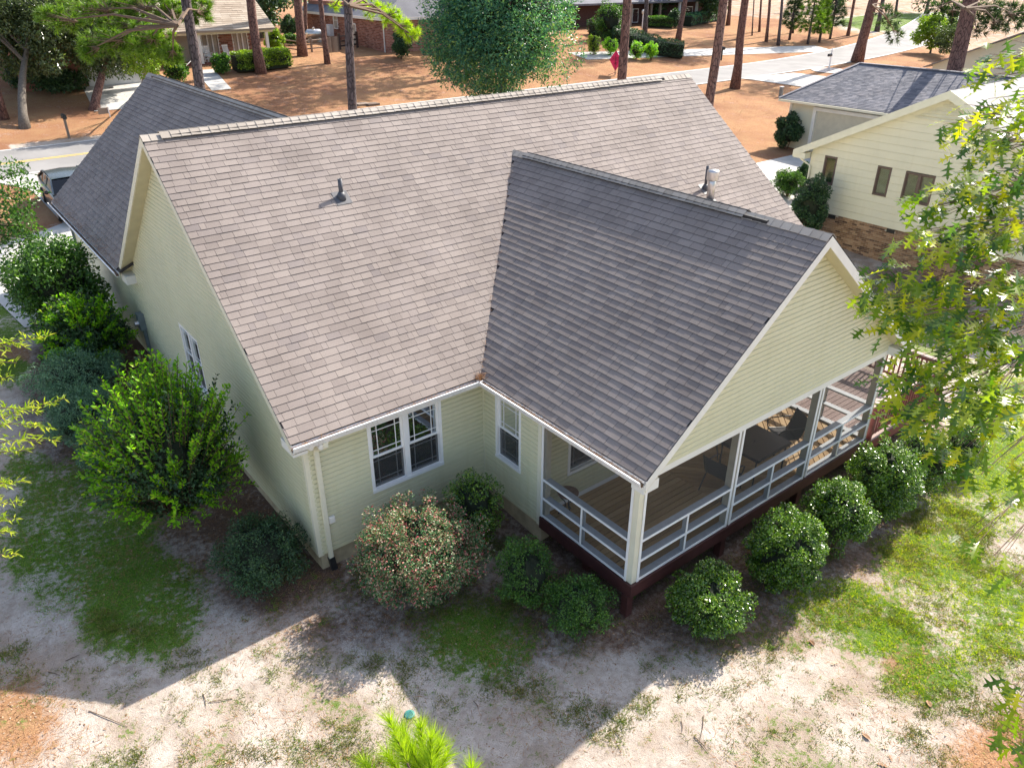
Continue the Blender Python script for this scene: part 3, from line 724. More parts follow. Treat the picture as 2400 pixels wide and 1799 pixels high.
# porch inner wall, with window and door
pw = (4.56, 5.50, .88, 2.3); pd = (8.0, 9.8, .24, 2.3)
wall((0,-D1,0), (1,0,0), (0,-1,0), .22, 2.5, flat(L, R), [pw, pd])
window(house, (0,-D1,0), (1,0,0), (0,-1,0), *pw)
window(house, (0,-D1,0), (1,0,0), (0,-1,0), *pd, cols=2, grid=False, blinds=False, single=True)
MB().mm(L+.02, R, -D1-.035, -D1-.018, .225, .32).build('baseboard', 'white', house)
MB().mm(R-.03, R, -D1, -.0, -.2, ZE-.1).build('wing_side_wall', 'siding', house)
MB().mm(L+.02, R-.02, -D+.05, -D1-.05, 2.52, 2.54).build('porch_ceiling', 'trim', house)
# foundation
f_ = MB(); f_.mm(.035, L+.2, .02, .25, -.75, -.01); f_.mm(.03, .25, .25, GE-.45, -.6, -.012); f_.mm(L+.03, L+.25, -D1, .02, -.85, -.011); f_.mm(L+.25, R-.02, -D1+.02, -D1+.2, -.9, -.012)
f_.mm(R-.2, R-.02, -D1+.2, 0, -.9, -.013); f_.mm(R-.02, WX-.04, .02, .25, -1.1, -.014)
f_.build('foundation', 'foundation', house)
# corner posts and trim boards
cp = MB(); cp.mm(-.022,.09,-.022,.0,-.02,zs_); cp.mm(-.022,.0,.0,.09,-.02,zs_); cp.build('corner_post', 'trim_cream', house)
MB().mm(L-.03, L-.0, -.03, .0, -.02, zs_).build('inner_corner_trim', 'trim_cream', house)
MB().mm(L-.028,L+.06,-D1-.02,-D1+.08,-.02,zs_).build('corner_post', 'trim_cream', house)
cp = MB(); cp.mm(-.02,.0,GE-.5,GE-.4,-.02,zs_); cp.build('corner_post', 'greymetal', house)
# gutters
GP = [(0,-.01),(-.085,-.01),(-.135,.10),(-.135,.115),(-.105,.115),(-.078,.004),(-.01,.004),(-.01,.105),(0,.105)]
def gutter(P, ax, out, Lg):
    P = np.array(P, float); ax = np.array(ax, float); out = np.array(out, float)
    o = MB().prism([P-out*a_*1.0*(1)+np.array([0,0,b_]) for a_, b_ in GP], ax*Lg).build('gutter', 'gutter', house)
    MB().prism([P-out*a_+np.array([0,0,b_]) for a_, b_ in ((-.01,.004),(-.078,.004),(-.095,.055),(-.01,.055))], ax*Lg).build('gutter_litter', 'twig', o)
    return o
gz_ = ZE-.125
gutter((-O1+.0,-E_+.005,gz_), (1,0,0), (0,-1,0), L-EL+O1-.03)
gutter((L-EL+.005,-D-OP+.04,gz_), (0,1,0), (-1,0,0), D+OP-E_-.09)
gutter((-O2+.005,YF-.3,gz_), (0,1,0), (-1,0,0), GE-YF+.32)
gutter((R+EL-.005,-D-OP+.04,gz_), (0,1,0), (1,0,0), D+OP-E_)
# downspouts
ds = MB(); bx_, by_ = .2, -.06
ds.bar((bx_+.10,-E_-.07,ZE-.12), (bx_+.09,-E_-.07,ZE-.22), .085, .065, (0,1,0)); ds.bar((bx_+.09,-E_-.07,ZE-.2), (bx_,by_,ZE-.36), .085, .065, (0,1,0)); ds.bar((bx_,by_,ZE-.33), (bx_,by_,-.12), .085, .065, (0,1,0))
d_o = ds.build('downspout', 'trim_cream', house)
MB().bar((bx_,by_,-.1), (bx_+.03,by_-.02,-.42), .11, .1, (0,1,0)).build('drain_boot', 'black', d_o)
MB().tube([(bx_+.02,-.3,ZE-.2),(bx_+.02,-.02,ZE-.18)], .055, 12).tube([(bx_-.13,-.2,ZE-.22),(bx_-.10,-.05,ZE-.2)], .05, 10).build('flood_light', 'trim', house)
MB().bar((-.06,GE-.62,ZE-.2), (-.06,GE-.62,-.05), .085, .065, (0,1,0)).build('downspout', 'greymetal', house)
MB().mm(.26,.38,-.075,-.018,.66,.80).mm(.285,.355,-.082,-.07,.675,.785).build('outlet_box', 'trim', house, bevel=.006)
# electric meter on the left wall
mt = MB(); mt.mm(-.18,-.02,10.42,10.72,.95,1.42); mb_o = mt.build('meter_box', 'greymetal', house, bevel=.012)
MB().tube([(-.18,10.62,1.12),(-.27,10.62,1.12)], [.085,.075], 14).build('meter_dial', 'galv', mb_o)
MB().mm(-.11,-.03,10.5,10.62,-.5,.95).build('conduit', 'greymetal', mb_o)
# roof vents
def vent(base, h, r, cap=None):
    fl = MB(); n = np.array([0,-SM,1])/math.hypot(SM,1)
    b0 = np.array(base); sx_ = np.array([1.,0,0]); sy_ = np.cross(n, sx_)
    fl.hexa([b0+sx_*i*.17+sy_*j*.17+n*k for k in (.008,.016) for i, j in ((-1,-1),(1,-1),(1,1),(-1,1))])
    o = fl.build('vent_flashing', 'pipe_dark', house)
    MB().lathe(base, [(r*2.1,-.05),(r*2.0,.07),(r*1.25,.13)], 14).build('vent_boot', 'pipe_dark', o, True)
    MB().lathe(base, [(r,.05),(r,h),(r*.75,h),(r*.75,h-.05)], 14).build('vent_pipe', 'galv' if cap else 'pipe_dark', o, True)
    if cap: MB().lathe(base, [(cap*.95,h-.22),(cap,h-.2),(cap,h+.0),(cap*.96,h+.03),(cap*.3,h+.06)], 18).build('vent_cap', 'galv', o, True)
vent((2.92,3.53,zmain(3.53)), .40, .045)
v2 = (12.72, 1.72, zmain(1.72)); vent(v2, .86, .105, .16); vent((12.95,2.1,zmain(2.1)), .62, .04)
# ================================================================== SCREENED PORCH
FZ = .22                                        # porch floor level
def clip_poly(poly, nx_, ny_, c_):
    out = []
    for i in range(len(poly)):
        a_, b_ = poly[i], poly[(i+1) % len(poly)]; da = nx_*a_[0]+ny_*a_[1]-c_; db = nx_*b_[0]+ny_*b_[1]-c_
        if da <= 0: out.append(a_)
        if da*db < 0: t = da/(da-db); out.append((a_[0]+(b_[0]-a_[0])*t, a_[1]+(b_[1]-a_[1])*t))
    return out
def planks(poly, ang, wd, z0, z1, name, mat, parent, gap=.018):
    """boards laid at an angle inside a convex outline, each board its own piece"""
    n_ = (-math.sin(ang), math.cos(ang)); pr = [n_[0]*q[0]+n_[1]*q[1] for q in poly]; s = min(pr)
    while s < max(pr):
        P = clip_poly(poly, -n_[0], -n_[1], -(s+gap/2)); P = clip_poly(P, n_[0], n_[1], s+wd-gap/2) if len(P) > 2 else P
        s += wd
        if len(P) < 3: continue
        MB().prism([(q[0], q[1], z0+random.uniform(-.0015,.0015)) for q in P], (0,0,z1-z0)).build(name, mat, parent)
fl = MB().mm(L+.04, R-.04, -D+.04, -D1-.02, FZ-.2, FZ-.032).build('porch_floor', 'rimpaint', house)
yA, yB = -D+.02, -D1-.02; xa, xb, xc, xd = L+.02, 7.03, 9.35, R-.02
planks([(xa,yA),(xb-.004,yA),(xb-.004,yB),(xa,yB)], 0, .138, FZ-.03, FZ, 'floor_board', 'plank', fl)
planks([(xb,yA),(xc-.003,yA),(xc-.003,yB),(xb,yB)], R_(-48), .138, FZ-.03, FZ, 'floor_board', 'plank', fl)
planks([(xc,yA),(xd,yA),(xd,yB),(xc,yB)], R_(46), .138, FZ-.03, FZ, 'floor_board', 'plank', fl)
rim = MB(); rim.mm(L-.045, R+.045, -D-.05, -D-.0, -.05, FZ-.005); rim.mm(L-.048, L-.005, -D, -D1-.025, -.052, FZ-.007); rim.mm(R+.0, R+.042, -D, -D1, -.052, FZ-.007)
rim.build('rim_joist', 'rimpaint', house)
for x in (L+.02, P2, P3, R-.05):
    MB().mm(x-.075, x+.075, -D+.004, -D+.154, float(g(x,-D))-.1, -.055).build('support_post', 'rimpaint', house, bevel=.004)
for x in (L+.25, 6.3, 8.9): MB().mm(x-.07, x+.07, -3.05, -2.91, -1.0, .0).build('support_post', 'rimpaint', house)
MB().mm(R+.6, R+.74, -D+.01, -D+.15, -1.2, -.05).build('support_post', 'rimpaint', house)
def post(x, y, sx_, sy_, out):
    o = MB().mm(x-sx_/2, x+sx_/2, y-sy_/2, y+sy_/2, FZ, 2.40).build('porch_post', 'porchpost', house)
    return o
ZB = 2.40                                        # underside of the porch beam
bm_ = MB(); bm_.mm(L-.028, R+.028, -D-.03, -D+.12, ZB, 2.522); bm_.mm(L-.026, L+.12, -D+.12, -D1, ZB, 2.60); bm_.mm(R-.12, R+.026, -D+.12, -D1, ZB, 2.60)
bm_.build('porch_beam', 'trim', house)
for x in (P2, P3): post(x, -D+.075, .12, .14, None)
cpo = MB().mm(L+.0, L+.13, -D+.0, -D+.13, FZ, ZB).build('porch_post', 'trim_cream', house)
post(R-.065, -D+.075, .13, .14, None); post(R-.07, -3.1, .12, .12, None); post(R-.07, -D1-.08, .12, .12, None); post(L+.065, -D1-.08, .12, .12, None)
def strip(a_, b_, wd=.034, dp=.018, up=(0,0,1)): MB().bar(a_, b_, wd, dp, up).build('screen_trim', 'white', house)
yo = -D-.012; xo = L-.012
def bay(p0, p1, ax, const, outs, mids):
    """rails, screen and trim of one porch bay; ax 0: runs along X at y=const, 1: along Y at x=const"""
    def P(t, d_, z): return (t, const+outs*d_, z) if ax == 0 else (const+outs*d_, t, z)
    for z in (FZ+.035, .675, 1.115):
        wd = .135; a_ = P(p0, -.06, z); b_ = P(p1, -.06, z)
        MB().bar(a_, b_, wd, .038 if z > .3 else .036).build('porch_rail', 'porchpaint', house)
        t_ = MB(); t_.bar(P(p0, .0125, z), P(p1, .0125, z), .016, .042); t_.build('screen_trim', 'white', house)
    for m_ in mids:
        MB().bar(P(m_, -.045, FZ+.053), P(m_, -.045, 1.095), .075, .036, P(1,0,0) if ax else (1,0,0)).build('porch_stile', 'porchpaint', house)
        MB().bar(P(m_, .0135, FZ+.05), P(m_, .0135, 1.1), .016, .036, (1,0,0) if ax == 0 else (0,1,0)).build('screen_trim', 'white', house)
    for e_ in (p0+.02, p1-.02):
        MB().bar(P(e_, .014, FZ+.0), P(e_, .014, ZB), .016, .05, (1,0,0) if ax == 0 else (0,1,0)).build('screen_trim', 'white', house)
    s_ = MB(); s_.add([P(p0, .002, FZ), P(p1, .002, FZ), P(p1, .002, ZB), P(p0, .002, ZB)], [(0,1,2,3)]); s_.build('insect_screen', 'screen', house)
for a_, b_ in ((L+.12,P2-.035), (P2+.035,P3-.035), (P3+.035,R-.12)): bay(a_, b_, 0, -D, -1, [(a_+b_)/2])
bay(-D+.12, -D1-.03, 1, L, -1, [-3.02])
bay(-D+.12, -3.15, 1, R, 1, []); bay(-3.05, -D1-.03, 1, R, 1, [])
# ================================================================== OPEN DECK
deck = empty('deck', (13.3,-2.4,float(g(13.3,-2.4))), 'open side deck with weathered boards and burgundy railing beside the porch', 'deck')
dz_ = .10; dx0, dx1, dy0, dy1 = R+.06, 15.1, -D-.05, -.1
bs = MB(); bs.mm(dx0, dx1, dy0, dy0+.045, -.16, dz_-.03); bs.mm(dx1-.045, dx1, dy0+.045, dy1, -.16, dz_-.03); bs.mm(dx0, dx1-.05, dy0+.05, dy1, -.12, dz_-.034)
for x, y in ((12.9,dy0+.1),(dx1-.1,dy0+.1),(dx1-.1,-2.2)): bs.mm(x-.06,x+.06,y-.04,y+.08,-1.4,-.12)
dfr = bs.build('frame', 'railpaint', deck)
planks([(dx0,dy0),(dx1,dy0),(dx1,dy1),(dx0,dy1)], 0, .142, dz_-.028, dz_, 'deck_board', 'deck_plank', dfr, .014)
def railing(a_, b_):
    a_ = np.array(a_, float); b_ = np.array(b_, float); n_ = int(np.linalg.norm(b_-a_)/.125)
    for z, h_, w_ in ((.98,.035,.14),(.9,.07,.04),(.17,.07,.04)): MB().bar(a_+(0,0,z), b_+(0,0,z), w_, h_).build('rail', 'railpaint' if z != .98 else 'deck_plank', deck)
    for i in range(n_+1):
        q = a_+(b_-a_)*i/n_; big = i in (0, n_)
        MB().mm(q[0]-(.045 if big else .018), q[0]+(.045 if big else .018), q[1]-(.045 if big else .018), q[1]+(.045 if big else .018), dz_-.1 if big else dz_+.12, dz_+.87).build('post' if big else 'baluster', 'railpaint', deck)
railing((R+.14,-D-.0,dz_), (dx1-.05,-D-.0,dz_)); railing((dx1-.05,-D+.1,dz_), (dx1-.05,-1.6,dz_))

# ================================================================== PORCH FURNITURE
t = empty('patio_table', (8.48,-3.44,FZ), 'dark square patio table standing among the chairs on the porch', 'table')
MB().mm(7.9,9.06,-3.94,-2.94,FZ+.69,FZ+.72).build('tabletop', 'tabletop', t, bevel=.008)
ft = MB(); ft.mm(7.9,9.06,-3.95,-3.92,FZ+.66,FZ+.7); ft.mm(7.9,9.06,-2.96,-2.93,FZ+.66,FZ+.7); ft.mm(7.89,7.92,-3.92,-2.96,FZ+.66,FZ+.7); ft.mm(9.04,9.07,-3.92,-2.96,FZ+.66,FZ+.7); ft.build('apron', 'darkmetal', t)
for x, y in ((7.97,-3.87),(8.99,-3.87),(7.97,-3.01),(8.99,-3.01)): MB().tube([(x,y,FZ+.68),(x,y,FZ)], .018, 8).build('leg', 'darkmetal', t)
MB().lathe((8.48,-3.44,FZ+.72), [(.03,0),(.035,.01),(.03,.02)], 12).build('umbrella_ring', 'darkmetal', t)
def chair(loc, rz, label):
    c_ = empty('patio_chair', (0,0,0), label, 'chair', 'sling patio chairs on the porch')
    s_ = MB(); prof = [(.25,.40),(.05,.375),(-.2,.37),(-.25,.42),(-.33,.65),(-.39,.86)]
    for i in range(len(prof)-1):
        (x0,z0),(x1,z1) = prof[i], prof[i+1]
        s_.hexa([(x0,-.25,z0-.008),(x1,-.25,z1-.008),(x1,.25,z1-.008),(x0,.25,z0-.008),(x0,-.25,z0),(x1,-.25,z1),(x1,.25,z1),(x0,.25,z0)])
    s_.build('sling_seat', 'sling', c_)
    for y in (-.27,.27):
        MB().tube([(x,y,z) for x,z in prof], .014, 6).build('side_rail', 'darkmetal', c_)
        MB().tube([(-.33,y,.66),(-.1,y*1.04,.66),(.18,y*1.08,.64),(.27,y*1.08,.58),(.25,y*1.05,.45),(.22,y,.38)], .014, 6).build('armrest', 'darkmetal', c_)
        MB().tube([(.22,y,.39),(.27,y,.2),(.30,y,.0)], .014, 6).build('leg', 'darkmetal', c_)
        MB().tube([(-.2,y,.37),(-.3,y,.2),(-.4,y,.0)], .014, 6).build('leg', 'darkmetal', c_)
    c_.location = loc; c_.rotation_euler = (0,0,rz); return c_
chair((7.42,-3.5,FZ), .05, 'dark sling chair at the side of the patio table toward the house corner')
chair((9.72,-3.35,FZ), math.pi-.5, 'dark sling chair at the sunlit side of the patio table')
chair((8.45,-2.5,FZ), -math.pi/2, 'dark sling chair between the patio table and the inner wall')
t = empty('bistro_table', (4.33,-2.15,FZ), 'small round iron stand with curled legs by the porch wall', 'stand')
MB().lathe((4.33,-2.15,FZ+.5), [(.20,0),(.215,.012),(.215,.03),(.2,.034)], 20).build('round_top', 'tread', t, True)
for k in range(3):
    a_ = k*2.09+.4; q = lambda r, z: (4.33+r*math.cos(a_), -2.15+r*math.sin(a_), FZ+z)
    MB().tube([q(.19,.5),q(.14,.4),q(.05,.3),q(.04,.2),q(.12,.08),q(.18,.0)], .011, 6).build('leg', 'darkmetal', t)
# heat pump beside the left wall
hp_ = hit(345,945); hx, hy = -0.75, 6.9
hz = float(g(hx,hy)); t = empty('heat_pump', (hx,hy,hz), 'pale grey heat pump cabinet by the left wall behind the bright shrub', 'heat pump')
MB().mm(hx-.38,hx+.38,hy-.38,hy+.38,hz+.06,hz+.82).build('cabinet', 'heatpump', t, bevel=.02)
MB().mm(hx-.5,hx+.5,hy-.5,hy+.5,hz-.1,hz+.058).build('pad', 'concrete', t)
MB().lathe((hx,hy,hz+.822), [(.3,0),(.3,.015),(.05,.03)], 20).build('fan_grille', 'grille', t)
gm_ = MB()
for i in range(9):
    z = hz+.14+i*.07; gm_.mm(hx-.386,hx-.381,hy-.32,hy+.32,z,z+.03); gm_.mm(hx-.32,hx+.32,hy-.386,hy-.381,z,z+.03)
gm_.build('louver', 'grille', t)

# ================================================================== NEIGHBOURING CREAM HOUSE
nx_, ZN, YP, ZPk = 27.5, 2.74, 2.5, 5.8
gn = -1.2
nb = empty('neighbor_house', (34,4,gn), 'cream sided house with brown trimmed windows on a tan brick base', 'house')
SN = (ZPk-ZN)/(8.4-YP)
def limn(z):
    d_ = 7.85 if z < ZN-.25 else (ZPk-.12-z)/SN
    d_ = min(d_, 7.85) if z >= ZN-.25 else 7.85-YP+0
    return (YP-(7.85-YP) if z < ZN-.25 else YP-min(d_, 7.85-YP), 7.85 if z < ZN-.25 else YP+min(d_, 7.85-YP))
w1, w2, w3 = (6.6,7.18,1.46,2.66), (4.17,4.77,1.46,2.64), (2.4,3.58,1.46,2.62)
wall((nx_,0,0), (0,1,0), (-1,0,0), .25, ZPk-.14, limn, [w1,w2,w3], ex=.3, mat='siding_n', parent=nb, depth=(.003,.012))
plain('brownframe', (.13,.09,.075), .5, .1, 8); plain('lightblind', (.62,.62,.52), .7, .08, 6)
for q, cols in ((w1,1),(w2,1),(w3,2)): window(nb, (nx_,0,0), (0,1,0), (-1,0,0), *q, cols=cols, mat='brownframe', grid=False, single=True, tw=.06, curt='lightblind', blm='lightblind')
BR = []
def bricks(O, ud, nrm, u0, u1, z0, z1, bl=.215, bh=.067, mo=.012, skip=()):
    rng = np.random.RandomState(int(abs(u0*13+z1*7))+3); O = np.array(O, float); ud = np.array(ud, float); nrm = np.array(nrm, float); out = []
    f = lambda u, d_, z: O+ud*u+nrm*d_+np.array([0,0,z]); r = 0; z = z1-bh
    while z > z0-bh:
        u = u0-(bl/2 if r % 2 else 0)
        while u < u1:
            a_, b_ = max(u, u0), min(u+bl, u1)
            if b_-a_ > .03 and not any(s[0] < (a_+b_)/2 < s[1] and s[2] < z+bh/2 < s[3] for s in skip):
                d_ = .008+.006*rng.rand()
                out.append(np.array([f(a_,-.02,z),f(b_,-.02,z),f(b_,d_,z),f(a_,d_,z),f(a_,-.02,z+bh),f(b_,-.02,z+bh),f(b_,d_,z+bh),f(a_,d_,z+bh)]))
            u += bl+mo
        z -= bh+mo; r += 1
    return out
fo = MB().mm(nx_+.02, 38, YP-5.3, 7.84, -1.8, .24).build('brick_base', 'mortar', nb)
vents = [(6.15,6.55,.05,.26), (3.45,3.85,.05,.26)]
piece_field('brick', 'brick_field', bricks((nx_+.02,0,0), (0,1,0), (-1,0,0), YP-5.3, 7.84, -1.55, .24, skip=vents), 'brick_tan', fo)
for v_ in vents: MB().mm(nx_+.005, nx_+.02, v_[0]+.03, v_[1]-.03, v_[2]+.01, v_[3]-.03).build('crawl_vent', 'black', nb)
# roof of the gabled body (ridge along X), fascia, vent, garage wing behind
rm = MB()
def slab2(mb, P, th=.06):
    P = [np.array(q, float) for q in P]; mb.hexa([q-(0,0,th) for q in P]+P)
ye0, ye1 = 2*YP-8.5, 8.5; xo_ = nx_-.42
slab2(rm, [(xo_,ye1,ZN),(46,ye1,ZN),(46,YP,ZPk),(xo_,YP,ZPk)]); slab2(rm, [(xo_,ye0,ZN),(46,ye0,ZN),(46,YP,ZPk),(xo_,YP,ZPk)])
nr = rm.build('roof', 'shingle_grey', nb)
fa = MB()
for (ya, yb) in ((ye1, YP), (ye0, YP)): fa.hexa([(xo_-.025,ya,ZN-.3),(xo_,ya,ZN-.3),(xo_,yb,ZPk-.3),(xo_-.025,yb,ZPk-.3),(xo_-.025,ya,ZN+.005),(xo_,ya,ZN+.005),(xo_,yb,ZPk+.005),(xo_-.025,yb,ZPk+.005)])
fa.mm(xo_, nx_+.1, 7.9, 8.46, ZN-.32, ZN-.07)
fa.build('fascia', 'trim_cream', nb)
so_ = MB()
for (ya, yb) in ((ye1, YP), (ye0, YP)): so_.hexa([(xo_,ya,ZN-.26),(nx_,ya,ZN-.26),(nx_,yb,ZPk-.26),(xo_,yb,ZPk-.26),(xo_,ya,ZN-.24),(nx_,ya,ZN-.24),(nx_,yb,ZPk-.24),(xo_,yb,ZPk-.24)])
so_.build('soffit', 'siding_n', nb)
gv = MB()
for i in range(6):
    z = ZPk-1.15+i*.13; hw = (ZPk-.45-z)/SN*.95; gv.hexa([(nx_-.03,YP-hw,z),(nx_-.02,YP-hw,z),(nx_-.02,YP+hw,z),(nx_-.03,YP+hw,z),(nx_-.09,YP-hw,z+.01),(nx_-.02,YP-hw+.1,z+.09),(nx_-.02,YP+hw-.1,z+.09),(nx_-.09,YP+hw,z+.01)])
gv.build('gable_vent', 'trim_cream', nb)
MB().tube([(nx_-.3,8.4,ZN-.15),(nx_-.2,8.15,ZN-.4),(nx_-.07,7.78,ZN-.62),(nx_-.06,7.76,-.9)], .045, 8).build('downspout', 'trim_cream', nb)
MB().mm(nx_+.02,39.6,7.82,7.85,-1.2,ZN-.1).build('side_wall', 'siding_n', nb)
gx_ = 39.4; ZGa = 2.85
gw = MB(); gw.mm(gx_,46,7.8,16.9,-.6,ZGa-.12); gw.build('garage_wall', 'siding_n', nb)
plain('garagedoor_n', (.58,.54,.42), .5, .06, 4)  # darker than the siding, the shade of a recess put into the door colour
gd = MB(); gd.mm(gx_-.03,gx_-.002,9.9,15.1,-.9,2.38); gdo = gd.build('garage_door', 'garagedoor_n', nb)
gt_ = MB(); gt_.mm(gx_-.16,gx_-.0,15.1,15.3,-.9,2.58); gt_.mm(gx_-.16,gx_-.0,9.78,15.1,2.38,2.58); gt_.mm(gx_-.06,gx_+.05,16.82,16.96,-.7,ZGa-.1); gt_.build('door_trim', 'trim', nb)
gp_ = MB()
for i in range(4): gp_.mm(gx_-.036,gx_-.031,10,15,-.8+.8*i+.03,-.8+.8*i+.72)
gp_.build('door_panel', 'garagedoor_n', gdo)
rr = MB(); ez = ZGa; rz_ = 4.72; e0 = gx_-.5
slab2(rr, [(e0,17.5,ez),(e0,6,ez),(43.3,4,rz_),(43.3,15.2,rz_)]); slab2(rr, [(e0,17.5,ez),(43.3,15.2,rz_),(43.4,15.2,rz_),(47.6,17.5,ez)]); slab2(rr, [(47.6,17.5,ez),(43.3,15.2,rz_),(43.3,4,rz_),(47.6,6,ez)])
gr_ = rr.build('garage_roof', 'shingle_blue', nb)
SHN = []
def shingles2(O, ud, run, rise, U, mask, ex, wds, seed, dst, t=.012):
    rng = np.random.RandomState(seed); O = np.array(O, float); ud = np.array(ud, float); run = np.array(run, float); S = math.hypot(np.linalg.norm(run), rise); sd_ = (run+np.array([0,0,rise]))/S
    n = np.cross(ud, sd_); n = n if n[2] > 0 else -n
    for i in range(int(S/ex)+1):
        s0 = i*ex; s1 = min(s0+ex+.02, S); u = -rng.rand()*.4
        while u < U:
            w_ = rng.uniform(*wds); a_, b_ = max(u,0), min(u+w_,U); u += w_
            if b_-a_ < .04 or not mask(O+ud*(a_+b_)/2+sd_*(s0+ex/2)): continue
            f = lambda uu, ss, h: O+ud*uu+sd_*ss+n*h; th = t*(.6+.6*rng.rand())
            dst.append(np.array([f(a_+.004,s0,.0),f(b_-.004,s0,.0),f(b_-.004,s1,.0),f(a_+.004,s1,.0),f(a_+.004,s0,th+.002),f(b_-.004,s0,th+.002),f(b_-.004,s1,.003),f(a_+.004,s1,.003)]))
hipm = lambda q: q[1] < 17.5-(q[0]-e0)*(2.3/3.9)+.05 and q[2] > ZN+(8.5-q[1])*SN*(1 if q[1] > YP else 0)-.1
shingles2((e0,17.5,ez+.003), (0,-1,0), (43.3-e0,0,0), rz_-ez, 12, hipm, .15, (.2,.4), 21, SHN)
piece_field('shingle', 'shingle_field', SHN, 'shingle_blue', gr_, 300)
MB().bar((43.3,15.2,rz_+.01), (43.3,4,rz_+.01), .3, .05).bar((e0,17.5,ez+.02), (43.3,15.2,rz_+.02), .22, .04).build('ridge_cap', 'shingle_blue', gr_)
MB().mm(e0-.12, e0-.01, 6.5, 17.45, ez-.14, ez-.02).build('gutter', 'trim_cream', nb)
# house beyond the neighbour
fx, fy = onz(2185,148,4.0)[:2]
def simple_house(name, label, x0, x1, y0, y1, zb, ze, zr, axis, wmat, rmat, over=.45, seed=5, shex=.3):
    root = empty(name, ((x0+x1)/2,(y0+y1)/2,zb), label, 'house')
    wl = MB().mm(x0,x1,y0,y1,zb-.8,ze)
    if axis == 'x': wl.prism([(x0,y0,ze),(x0,y1,ze),(x0,(y0+y1)/2,zr-.15)], (x1-x0,0,0))
    else: wl.prism([(x0,y0,ze),(x1,y0,ze),((x0+x1)/2,y0,zr-.15)], (0,y1-y0,0))
    wo = wl.build('wall', wmat, root); rf = MB(); P = []
    if axis == 'x':
        ym = (y0+y1)/2; sl_ = (zr-ze)/(ym-y0); e = ze-over*sl_
        slab2(rf, [(x0-over,y0-over,e),(x1+over,y0-over,e),(x1+over,ym,zr),(x0-over,ym,zr)]); slab2(rf, [(x0-over,y1+over,e),(x1+over,y1+over,e),(x1+over,ym,zr),(x0-over,ym,zr)])
        shingles2((x0-over,y0-over,e+.003), (1,0,0), (0,ym-y0+over,0), zr-e, x1-x0+2*over, yes, shex, (.4,.9), seed, P, .02)
    else:
        xm = (x0+x1)/2; sl_ = (zr-ze)/(xm-x0); e = ze-over*sl_
        slab2(rf, [(x0-over,y0-over,e),(x0-over,y1+over,e),(xm,y1+over,zr),(xm,y0-over,zr)]); slab2(rf, [(x1+over,y0-over,e),(x1+over,y1+over,e),(xm,y1+over,zr),(xm,y0-over,zr)])
        shingles2((x0-over,y1+over,e+.003), (0,-1,0), (xm-x0+over,0,0), zr-e, y1-y0+2*over, yes, shex, (.4,.9), seed, P, .02)
    ro = rf.build('roof', rmat, root)
    if P: piece_field('shingle', 'shingle_field', P, rmat, ro, 0)
    return root, wo, ro, e
simple_house('distant_house', 'pale roofed cream house beyond the neighboring garage', fx+.6, fx+17, fy-14, fy+.2, 1.0, 3.9, 7.0, 'x', 'siding_n', 'shingle_grey', seed=31)
# ---------------- porch house across the street
y1 = 54.3; ez1 = ony(548,70,y1-.5)[2]; xr = ony(645,65,y1-.5)[0]; xl = ony(330,75,y1)[0]
zf1 = ony(476,150,y1)[2]; yw = y1+2.0
h1 = empty('porch_house', ((xl+xr)/2,y1+4,zf1-.6), 'red brick house with tan roof and white posted front porch across the street', 'house')
rf = MB(); xm1 = xr
slab2(rf, [(xl-8,y1-.5,ez1),(xr,y1-.5,ez1),(xr,y1+6.5,ez1+3.9),(xl-8,y1+6.5,ez1+3.9)], .12); slab2(rf, [(xl-8,y1+13.5,ez1),(xr,y1+13.5,ez1),(xr,y1+6.5,ez1+3.9),(xl-8,y1+6.5,ez1+3.9)], .12)
r1 = rf.build('roof', 'shingle_brown', h1); PP = []
shingles2((xl-8,y1-.5,ez1+.003), (1,0,0), (0,7,0), 3.9, xr-xl+8, yes, .28, (.4,.9), 41, PP, .02); piece_field('shingle', 'shingle_field', PP, 'shingle_brown', r1, 0)
wl = MB().mm(xl-7.5, xr-.5, yw, y1+13, zf1-1.2, ez1+.05); wl.prism([(xr-.5,yw,ez1+.05),(xr-.5,y1+13,ez1+.05),(xr-.5,y1+6.5,ez1+3.6)], (-1,0,0)); w1o = wl.build('wall', 'mortar', h1)
wins = []
for (ua, ub, va, vb) in ((468,516,78,123), (541,584,74,119)):
    a_, b_ = ony(ua,va,yw), ony(ub,vb,yw); wins.append((a_[0], b_[0], zf1+.1, zf1+2.25))
xw0 = ony(440,100,yw)[0]
piece_field('brick', 'brick_field', bricks((0,yw-.012,0), (1,0,0), (0,-1,0), xw0, xr-.5, zf1-.9, ez1, .3, .11, .02, skip=wins), 'brick_red', w1o, 300)
for q in wins: window(h1, (0,yw-.02,0), (1,0,0), (0,-1,0), q[0], q[1], q[2], q[3], cols=3, grid=False, single=True, curt='unlit_interior', blinds=False)
MB().mm(xl-2, xr-.3, y1-.15, yw, zf1-.25, zf1).build('porch_slab', 'brick_red', h1)
for (ua, va) in ((476,150),(630,122)):
    q = ony(ua, va, y1); MB().mm(q[0]-.11,q[0]+.11,y1-.08,y1+.14,zf1,ez1-.05).build('porch_post', 'trim', h1)
MB().mm(xl-8, xr-.1, y1-.1, y1+.15, ez1-.3, ez1-.08).build('porch_beam', 'trim_cream', h1)
stp = ony(452,150,y1)
for i in range(4): MB().mm(stp[0]-1.3, stp[0]+.75, y1-.5-.3*i, y1-.15-.3*i, zf1-1., zf1-.18*(i+1)).build('step', 'brick_red', h1)
